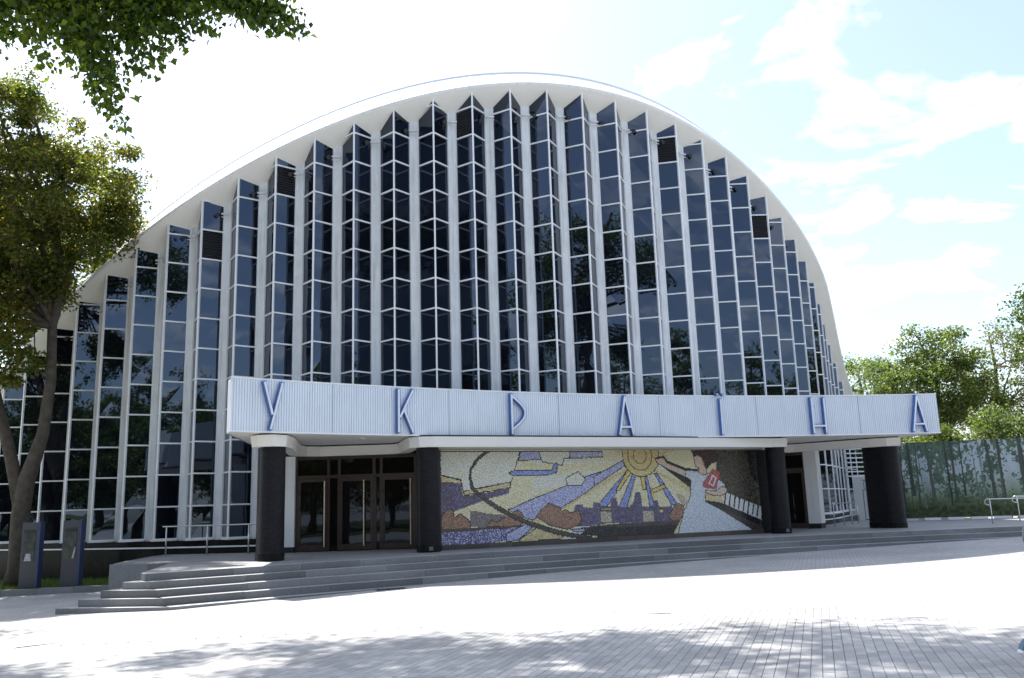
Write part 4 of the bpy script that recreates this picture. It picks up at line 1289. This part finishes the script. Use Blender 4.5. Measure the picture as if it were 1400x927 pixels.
ws = empty('slat_screen', (17.2, 43, .8)); tag(ws, 'white horizontal slat screen above the gate', 'screen')
for i in range(8):
    m = MB(); m.bar((16.1, 42.5, 2.9 + i * .22), (18.4, 42.9, 2.9 + i * .22), .06, .04, (0, -1, 0)); m.build('slat', M['white'], ws)
for x in (16.1, 18.4):
    m = MB(); m.box(x - .05, x + .05, 42.6, 42.7, .4, 4.6); m.build('post', M['white'], ws)

dc = empty('drain_cover', (-2.75, 19.75, zg(-2.75, 19.75))); tag(dc, 'dark slotted drain cover in the paving at the foot of the steps', 'drain')
m = MB(); zd = zg(-2.75, 19.75)
m.prism([(-3.1, 19.55), (-2.5, 19.78), (-2.6, 20.03), (-3.2, 19.8)], zd - .02, zd + .012); m.build('frame', M['stele'], dc)
for i in range(6):
    f = (i + .5) / 6; a = Vector((-3.1, 19.55, zd + .014)).lerp(Vector((-2.5, 19.78, zd + .014)), f); b = Vector((-3.2, 19.8, zd + .014)).lerp(Vector((-2.6, 20.03, zd + .014)), f)
    m = MB(); m.bar(a, b, .03, .01, (0, 0, 1)); m.build('slot', M['black'], dc)

# ------------------------------------------------------------------ trees
def leaf_mesh(name, centers, size, m_, rs_, droop=0.35, aspect=0.62):
    n = len(centers)
    s = rs_.uniform(.65, 1.3, n) * size
    az = rs_.uniform(0, 2 * pi, n); el = rs_.normal(-droop, .5, n)
    d = np.stack([np.cos(az) * np.cos(el), np.sin(az) * np.cos(el), np.sin(el)], 1)
    up = rs_.normal(0, .55, (n, 3)) + np.array((0, 0, 1.0))
    sd = np.cross(d, up); sd /= np.linalg.norm(sd, axis=1, keepdims=True) + 1e-9
    nn = np.cross(sd, d)
    c = np.asarray(centers)
    L = s[:, None]
    b0 = c; tip = c + d * L - nn * L * .12
    l_ = c + d * L * .45 + sd * L * aspect * .5 + nn * L * .09
    r_ = c + d * L * .45 - sd * L * aspect * .5 + nn * L * .09
    v = np.stack([b0, l_, tip, r_], 1).reshape(-1, 3)
    return np_mesh(name, v, np.arange(n * 4).reshape(-1, 4), m_)

def bez(a, b, sag, n=7):
    a, b = Vector(a), Vector(b)
    mid_ = (a + b) / 2 + Vector((0, 0, sag))
    return [a.lerp(mid_, t).lerp(mid_.lerp(b, t), t) for t in [i / n for i in range(n + 1)]]

def make_tree(name, base, trunk, tr, lobes, nclump, nleaf, lsize, mats, seed, label, cat='tree', group=None, clump_r=.55, limbs=14, twigs=True, keep=None, droop=.35, zmin=0.0):
    """trunk: list of points; tr: radii; lobes: crown ellipsoids (x,y,z,rx,ry,rz); leaves gather in clumps at the limb ends"""
    rs_ = np.random.RandomState(seed); rr_ = random.Random(seed)
    root = empty(name, base); tag(root, label, cat, group)
    tm = MB(); tm.tube(trunk, tr, 12)
    vol = np.array([l[3] * l[4] * l[5] for l in lobes]); vol = vol / vol.sum()
    cl = []
    while len(cl) < nclump:
        l = lobes[rs_.choice(len(lobes), p=vol)]
        d = rs_.normal(0, 1, 3); d /= np.linalg.norm(d)
        r = rs_.uniform(.30, 1.0) ** .55
        p = np.array(l[:3]) + d * r * np.array(l[3:])
        if keep is not None and not keep(p): continue
        cl.append(p)
    cl = np.array(cl)
    tpts = [Vector(p) for p in trunk]
    order = rr_.sample(range(len(cl)), min(limbs, len(cl)))
    ends = []
    for q in order:
        c = Vector(cl[q])
        cand = [p for p in tpts[1:] if zmin < p.z < c.z + .5] or ([p for p in tpts[1:] if p.z > zmin][:1] or tpts[1:2])
        s0 = rr_.choice(cand[-4:])
        r0 = .05 * tr[0] / .3 + .035
        pts = bez(s0, c, rr_.uniform(.1, .5) * (c - s0).length * .3)
        pts = [p + Vector((rr_.uniform(-.09, .09), rr_.uniform(-.09, .09), rr_.uniform(-.06, .06))) * (0 if i in (0,) else 1) for i, p in enumerate(pts)]
        tm.tube(pts, [r0 * (1 - .85 * i / (len(pts) - 1)) for i in range(len(pts))], 6)
        ends += [(p, r0 * .4) for p in pts[3:]]
    if twigs:
        E_ = np.array([tuple(e[0]) for e in ends])
        for q in range(len(cl)):
            if q in order: continue
            j = int(np.argmin(((E_ - cl[q]) ** 2).sum(1)))
            if rr_.random() < .75:
                tm.tube(bez(ends[j][0], cl[q], -.05, 3), [.022, .018, .013, .007], 4, cap=False)
    tm.build('trunk', M['bark'], root, smooth=True, fix=False)
    per = max(1, nleaf // len(cl))
    cs = []
    for c in cl:
        k_ = int(per * rs_.uniform(.5, 1.5)); r_ = clump_r * rs_.uniform(.6, 1.4)
        d = rs_.normal(0, 1, (k_, 3)); d /= np.linalg.norm(d, axis=1, keepdims=True)
        cs.append(c + d * (rs_.uniform(0, 1, (k_, 1)) ** .45) * r_ * np.array((1.15, 1.15, .75)))
    cs = np.concatenate(cs)
    if keep is not None: pass
    w = np.array([m_[1] for m_ in mats]); pick = rs_.choice(len(mats), len(cs), p=w / w.sum())
    # neighbouring leaves take the same foliage tone
    for i, (mn, _) in enumerate(mats):
        sel = cs[pick == i]
        if len(sel): link('crown', leaf_mesh('crown', sel, lsize, M[mn], rs_, droop), root)
    return root

# the tree on the lawn edge, leaning trunk that forks, yellowing crown
make_tree('lawn_tree', (-14.95, 26.6, .1),
          [(-15.0, 26.6, 0.0), (-14.98, 26.6, .6), (-15.05, 26.6, 2.2), (-14.95, 26.6, 3.2), (-14.55, 26.6, 4.6), (-14.42, 26.6, 6.3), (-14.5, 26.6, 8.0), (-14.3, 26.6, 9.3), (-14.6, 26.7, 11), (-14.6, 26.8, 13)],
          [.44, .32, .27, .25, .18, .155, .14, .12, .09, .04],
          [(-15.6, 26.6, 11.8, 3.1, 2.8, 3.3), (-13.6, 26.4, 12.6, 1.75, 1.9, 2.0), (-16.8, 26.4, 14.8, 2.3, 2.2, 2.2), (-16.1, 25.8, 7.6, 1.6, 1.5, 1.9), (-15.6, 25.9, 9.2, 1.5, 1.3, 1.2), (-17.6, 26.2, 9.6, 1.9, 2.0, 2.4), (-15.9, 25.6, 5.9, .8, .8, .7), (-13.9, 26.4, 9.9, 1.0, 1.2, .8)],
          320, 76000, .13, [('leaf_gold', .7), ('leaf_dark', .3)], 21, 'forked tree with yellowing crown growing on the lawn before the glass', limbs=18, clump_r=.54, zmin=7.5)
# second stem of the fork
m = MB(); m.tube([(-15.05, 26.6, 2.4), (-15.5, 26.7, 3.8), (-16.2, 26.7, 6.0), (-16.8, 26.6, 9.0), (-16.9, 26.6, 12.5)], [.24, .19, .15, .11, .04], 10)
m.build('fork_stem', M['bark'], [o for o in bpy.data.objects if o.name.startswith('lawn_tree')][0], smooth=True)

# tall linden beside the viewer: its high crown shades the near plaza, its shoots hang into view
def high(p):
    v = Vector(p) - EYE; d = v.dot(fwd)
    if d < .5: return p[2] > 7.5
    y = 463.5 - FPX * v.dot(cu) / d; x = 700 + FPX * v.dot(cr) / d
    return y < -45 or x < -70
linden = make_tree('linden_tree', (-12.6, 13.2, .05),
          [(-12.6, 13.2, -.05), (-12.6, 13.2, 1.5), (-12.4, 13.2, 4), (-12.2, 13.3, 7), (-11.6, 13.5, 10), (-10.6, 13.8, 12.5), (-9.0, 14.2, 14.8), (-7.4, 14.6, 16.5), (-6.0, 14.8, 18)],
          [.62, .46, .42, .38, .33, .29, .23, .16, .07],
          [(-9.5, 16.6, 14.8, 5.0, 3.2, 2.4), (-4.8, 16.0, 14.8, 4.4, 2.6, 1.8), (-.6, 14.6, 14.4, 2.6, 2.2, 1.2), (-14.5, 14.5, 12.5, 4.0, 3.5, 3.6), (-13.2, 20.2, 13.6, 2.6, 2.0, 1.5)],
          330, 52000, .17, [('leaf_dark', .8), ('leaf_mid', .2)], 33, 'tall linden reaching over the plaza with leafy shoots hanging down', limbs=34, clump_r=.78, keep=high, zmin=12.0)
# hanging shoots
SH = [((-8.9, 13.2, 11.4), (-8.1, 13.0, 9.85)), ((-8.6, 13.0, 11.5), (-7.38, 12.9, 9.25)), ((-8.0, 13.2, 11.4), (-7.05, 13.0, 9.5)),
      ((-7.4, 13.3, 11.3), (-6.62, 13.1, 8.75)), ((-7.2, 13.0, 11.2), (-6.25, 13.0, 8.15)), ((-6.9, 13.2, 11.3), (-6.35, 13.1, 8.55)),
      ((-6.7, 13.3, 11.3), (-5.95, 13.1, 9.2)), ((-6.4, 13.0, 11.2), (-5.50, 12.9, 9.35)), ((-5.9, 13.2, 11.0), (-5.35, 13.0, 9.75)),
      ((-5.8, 13.2, 11.0), (-4.85, 12.9, 9.85)), ((-5.0, 13.3, 10.9), (-4.0, 13.0, 10.0)), ((-4.6, 13.3, 10.9), (-3.30, 13.0, 9.80)), ((-5.2, 13.1, 10.8), (-3.7, 13.0, 9.95)),
      ((-8.6, 13.3, 11.2), (-7.6, 13.2, 10.1)), ((-7.9, 13.3, 11.2), (-6.9, 13.2, 10.0)), ((-7.0, 13.3, 11.2), (-6.1, 13.2, 9.9)), ((-6.3, 13.3, 11.2), (-5.8, 13.2, 10.1)),
      ((-9.1, 13.4, 11.0), (-8.6, 13.3, 9.9)), ((-7.6, 13.5, 11.0), (-6.9, 13.4, 9.4))]
rsh = np.random.RandomState(12); tw = MB(); pts_ = []
for a, b in SH:
    a, b = Vector(a), Vector(b)
    line = bez(a, b, .25, 9)
    tw.tube([Vector((-9.6, 13.8, 12.6)), a] + line[1:], [.035, .022] + [.016 * (1 - .08 * i) for i in range(9)], 5, cap=False)
    for i in range(1, len(line)):
        fr = i / (len(line) - 1)
        n_ = int(95 * (1.1 - .7 * fr))
        sp = .34 * (1.15 - .62 * fr)
        c = np.array(line[i - 1])[None] * 0 + np.array([tuple(line[i - 1].lerp(line[i], t)) for t in rsh.uniform(0, 1, n_)])
        d = rsh.normal(0, 1, (n_, 3)) * np.array((sp, sp, sp * .75))
        pts_.append(c + d * .62 - np.array((0, 0, .05)))
pts_ = np.concatenate(pts_)
half_ = rsh.rand(len(pts_)) < .32
link('hanging_shoots', leaf_mesh('hanging_shoots', pts_[half_], .125, M['leaf_dark'], rsh, .75, .78), linden)
link('hanging_shoots', leaf_mesh('hanging_shoots', pts_[~half_], .115, M['leaf_shoot'], rsh, .75, .78), linden)
tw.build('shoot_stems', M['bark'], linden, smooth=True)

# trees beyond the printed fence
def far_tree(x, y, h, rx, mats, seed, label, nleaf=11000, dens=90, low=.35, lsize=.2, cl=.75, group='trees beyond the printed fence'):
    z = zg(x, y)
    return make_tree('park_tree', (x, y, z), [(x, y, z - .1), (x + .1, y, z + h * .25), (x - .1, y, z + h * .5), (x + .15, y, z + h * .75), (x, y, z + h * .93)],
                     [.26, .2, .16, .1, .04],
                     [(x, y, z + h * (low + (1 - low) * .5), rx, rx * .9, h * (1 - low) * .5), (x + rx * .4, y - .3, z + h * (low + .15), rx * .7, rx * .7, h * .18), (x - rx * .45, y, z + h * .62, rx * .6, rx * .6, h * .22)],
                     dens, nleaf, lsize, mats, seed, label, group=group, clump_r=cl, limbs=16)
far_tree(21.3, 53, 10.2, 3.0, [('leaf_pale', 1)], 41, 'pale bluish green tree rising beside the roof edge')
far_tree(24.6, 50, 11.0, 3.5, [('leaf_mid', .8), ('leaf_pale', .2)], 42, 'bright green tree behind the end of the canopy', 18000, 120)
far_tree(28.6, 51, 11.4, 3.0, [('leaf_mid', .6), ('leaf_dry', .4)], 43, 'half bare tree with reddish dry leaves beyond the fence', 9500, 100, .3, .17, .7)
far_tree(32.2, 50, 10.6, 2.6, [('leaf_dry', .55), ('leaf_mid', .45)], 44, 'thin tree with bare upper twigs beyond the fence', 4200, 80, .35, .16, .75)
far_tree(29.4, 43.5, 13.4, 3.1, [('leaf_dark', .75), ('leaf_mid', .25)], 45, 'dark dense tree overhanging the ramp end of the fence', 15000, 110, .45)
for i, (x, y, h, rx, mt) in enumerate(((20.6, 43.5, 5.2, 1.9, 'leaf_mid'), (23.6, 42.5, 5.6, 2.1, 'leaf_pale'), (26.8, 42.0, 5.4, 2.0, 'leaf_mid'), (18.4, 46.5, 5.6, 1.6, 'leaf_mid'))):
    far_tree(x, y, h, rx, [(mt, .75), ('leaf_mid' if mt != 'leaf_mid' else 'leaf_pale', .25)], 50 + i,
             ['leafy bush tree directly over the fence top', 'pale bush tree over the middle of the fence', 'green bush tree over the fence near the ramp', 'green bush tree over the slat screen'][i], 8000, 70, .28, .17, .6)

far_tree(-18.6, 33.6, 17.5, 3.4, [('leaf_mid', .6), ('leaf_gold', .4)], 71, 'tall tree standing behind the low end of the roof', 15000, 110, .5, .2, .75, 'trees beside the hall')
# park trees behind the viewer, which the glass mirrors
proto = None
R9 = random.Random(9)
spots = [(-40, -14), (-15, -12), (2, -12), (16, -10), (24, -8), (-23, -9), (9, -14), (-6, -14), (-30, -14), (31, -9), (42, -12), (-30, 2), (34, 14), (-34, -8), (-27, -20), (-19, -16), (-11, -24), (-3, -19), (5, -25), (12, -17), (20, -22), (28, -14), (35, -4), (38, 8), (-38, 6), (-33, 17), (36, 20), (-8, -34), (16, -34), (30, -30), (-24, -34)]
for i, (x, y) in enumerate(spots):
    if proto is None or i == 9:
        z = zg(x, y)
        proto = make_tree('park_tree', (x, y, z), [(x, y, z - .1), (x, y, z + 3), (x + .2, y, z + 6), (x - .1, y, z + 9), (x, y, z + 12)], [.4, .32, .26, .18, .06],
                          [(x, y, z + 8.0, 4.4, 4.4, 5.8), (x + 1.8, y + 1, z + 5, 3.0, 3.0, 3.0), (x - 1.9, y - .5, z + 5.6, 3.0, 3.0, 3.4)], 170, 20000, .30, [('leaf_dark', .6), ('leaf_mid', .4)], 60 + i,
                          'park tree standing across the plaza, mirrored in the glass front', group='park trees across the plaza', limbs=14, clump_r=.95)
        src = (x, y, z)
        continue
    c = proto.copy(); COL.objects.link(c)
    c.location = (x, y, zg(x, y)); c.rotation_euler = (0, 0, R9.uniform(0, 6.28)); s_ = R9.uniform(.8, 1.22); c.scale = (s_, s_, s_ * R9.uniform(.9, 1.1))
    for ch in proto.children:
        d = ch.copy(); COL.objects.link(d); d.parent = c
        d.matrix_parent_inverse = ch.matrix_parent_inverse.copy()

# ------------------------------------------------------------------ passer-by stepping into view at the plaza edge
M['denim'] = mat('denim', (.05, .075, .12), .8, .25, 14)
M['jacket'] = mat('jacket', (.08, .10, .13), .75, .2, 10)
M['skin'] = mat('skin', (.50, .32, .24), .5, .06, 8)
M['hair'] = mat('hair', (.04, .026, .018), .6, .3, 30)
M['shoe'] = mat('canvas_shoe', (.12, .20, .27), .7, .15, 20)
M['sole'] = mat('rubber_sole', (.78, .80, .82), .6, .05, 20)
px0, py0 = 4.60, 7.66
gz_ = zg(px0, py0)
person = empty('person', (px0, py0, gz_)); tag(person, 'walking person in grey jacket and jeans with blue sneakers', 'person')
def skin_obj(name, verts, edges, radii, m_, root=0):
    me = bpy.data.meshes.new(name); me.from_pydata([tuple(v) for v in verts], edges, [])
    me.materials.append(m_)
    o = link(name, me, person)
    md = o.modifiers.new('skin', 'SKIN'); md.use_smooth_shade = True
    sv = me.skin_vertices[0].data
    for i, r in enumerate(radii):
        sv[i].radius = (r, r) if not isinstance(r, tuple) else r
        sv[i].use_root = (i == root)
    sb = o.modifiers.new('sub', 'SUBSURF'); sb.levels = 2; sb.render_levels = 2
    return o
def W(x, y, z): return (px0 - x * .9, py0 + y, gz_ + z * .9)
# walking out of view towards +X: the near leg trails, the near elbow is drawn back
body_v = [W(0, 0, .95), W(-.02, 0, 1.15), W(-.03, 0, 1.38), W(-.04, 0, 1.50), W(-.07, 0, 1.60), W(-.09, 0, 1.70),
          W(-.03, .19, 1.42), W(.06, .25, 1.15), W(-.10, .26, .94), W(-.17, .25, .87),
          W(-.03, -.19, 1.42), W(.31, -.27, 1.12), W(.06, -.26, 1.00), W(-.02, -.25, .98),
          W(-.02, .10, .90), W(-.24, .10, .50), W(-.47, .10, .10), W(-.03, -.10, .90), W(.13, -.10, .50), W(.42, -.10, .16)]
body_e = [(0, 1), (1, 2), (2, 3), (3, 4), (4, 5), (2, 6), (6, 7), (7, 8), (8, 9), (2, 10), (10, 11), (11, 12), (12, 13), (0, 14), (14, 15), (15, 16), (0, 17), (17, 18), (18, 19)]
body_r = [.15, .14, .16, .06, .075, .085, .07, .055, .038, .04, .07, .055, .038, .04, .10, .07, .05, .10, .07, .05]
skin_obj('body', body_v, body_e, body_r, M['skin'])
skin_obj('jacket', [W(0, 0, .92), W(-.02, 0, 1.16), W(-.03, 0, 1.40), W(-.035, 0, 1.46), W(-.03, .19, 1.42), W(.06, .25, 1.15), W(-.06, .26, .98), W(-.03, -.19, 1.42), W(.31, -.27, 1.12), W(.10, -.265, 1.015)],
         [(0, 1), (1, 2), (2, 3), (2, 4), (4, 5), (5, 6), (2, 7), (7, 8), (8, 9)], [.175, .165, .185, .09, .09, .075, .06, .09, .075, .06], M['jacket'])
skin_obj('trousers', [W(0, 0, .95), W(-.02, .10, .88), W(-.24, .10, .50), W(-.46, .10, .12), W(-.03, -.10, .88), W(.13, -.10, .50), W(.40, -.10, .18)], [(0, 1), (1, 2), (2, 3), (0, 4), (4, 5), (5, 6)], [.165, .12, .088, .075, .12, .088, .075], M['denim'])
hd = MB()
for (ox, oy, oz, r0) in ((-.10, 0, 1.72, .105),):
    for st in range(0):
        pass
bmh = bmesh.new(); bmesh.ops.create_uvsphere(bmh, u_segments=20, v_segments=14, radius=.118)
for v in bmh.verts:
    v.co.z *= 1.12; v.co.y *= .84
    v.co += Vector(W(-.06, 0, 1.755))
for f in bmh.faces: f.smooth = True
meh = bpy.data.meshes.new('hair'); bmh.to_mesh(meh); bmh.free(); meh.materials.append(M['hair']); link('hair', meh, person)
bmf = bmesh.new(); bmesh.ops.create_uvsphere(bmf, u_segments=20, v_segments=14, radius=.105)
for v in bmf.verts:
    v.co.z *= 1.18; v.co.y *= .78
    if v.co.x > .09 and abs(v.co.y) < .02 and -.03 < v.co.z < .02: v.co.x += .02
    v.co += Vector(W(-.095, 0, 1.70))
for f in bmf.faces: f.smooth = True
mef = bpy.data.meshes.new('face'); bmf.to_mesh(mef); bmf.free(); mef.materials.append(M['skin']); link('face', mef, person)
for ys_ in (-.035, .035):
    m = MB(); c = Vector(W(-.195, ys_, 1.72)); m.tube([c, c + Vector((.006, 0, 0))], .011, 8); m.build('eye', M['black'], person)
# hands: palm and five fingers
for sgn, hx, hy, hz in ((1, -.17, .25, .87), (-1, -.02, -.25, .98)):
    for q in range(4):
        b0 = Vector(W(hx - .03 - .008 * q, hy - .03 * 0 + (q - 1.5) * .019, hz - .03))
        L_ = (.062, .074, .07, .055)[q]
        skin_obj('finger', [b0, b0 + Vector((-.012, 0, -L_ * .5)), b0 + Vector((.004, 0, -L_))], [(0, 1), (1, 2)], [.0095, .009, .007], M['skin'])
    b0 = Vector(W(hx - .015, hy - .035 * sgn, hz)); skin_obj('thumb', [b0, b0 + Vector((-.028, -.012 * sgn, -.022)), b0 + Vector((-.04, -.01 * sgn, -.05))], [(0, 1), (1, 2)], [.012, .010, .008], M['skin'])
def shoe(x, y, z, pitch):
    up_, so_ = MB(), MB()
    prof_ = [(-.15, .030, .035), (-.11, .045, .055), (-.05, .048, .075), (.02, .042, .11), (.09, .042, .12), (.13, .03, .10)]
    cr_m = Matrix.Translation(W(x, y, z)) @ Matrix.Rotation(pi, 4, 'Z') @ Matrix.Rotation(pitch, 4, 'Y')
    rings = []
    for xx, hw, hh_ in prof_:
        ring_ = [(xx, -hw, .022), (xx, -hw * 1.02, .022 + hh_ * .45), (xx, -hw * .6, .022 + hh_ * .92), (xx, 0, .022 + hh_), (xx, hw * .6, .022 + hh_ * .92), (xx, hw * 1.02, .022 + hh_ * .45), (xx, hw, .022)]
        rings.append([cr_m @ Vector(p) for p in ring_])
    for i in range(len(rings) - 1):
        for k in range(6):
            up_.poly([rings[i][k], rings[i + 1][k], rings[i + 1][k + 1], rings[i][k + 1]])
    up_.poly(rings[0]); up_.poly(rings[-1])
    so_pl = [(-.165, -.018), (-.165, .018), (-.12, .05), (-.04, .052), (.06, .044), (.125, .036), (.14, 0), (.125, -.036), (.06, -.044), (-.04, -.052), (-.12, -.05)]
    n = len(so_.v)
    b_ = [cr_m @ Vector((a, b, 0)) for a, b in so_pl]; t_ = [cr_m @ Vector((a, b, .026)) for a, b in so_pl]
    so_.v = [tuple(v) for v in b_ + t_]; k = len(b_)
    so_.f = [tuple(range(k - 1, -1, -1)), tuple(range(k, 2 * k))] + [(i, (i + 1) % k, k + (i + 1) % k, k + i) for i in range(k)]
    so_.v = [tuple(v) for v in b_ + t_]
    s = up_.build('sneaker', M['shoe'], person, smooth=True)
    so_.build('sole', M['sole'], s)
shoe(-.60, .10, .006, 0.0)
shoe(.40, -.10, .085, -0.5)
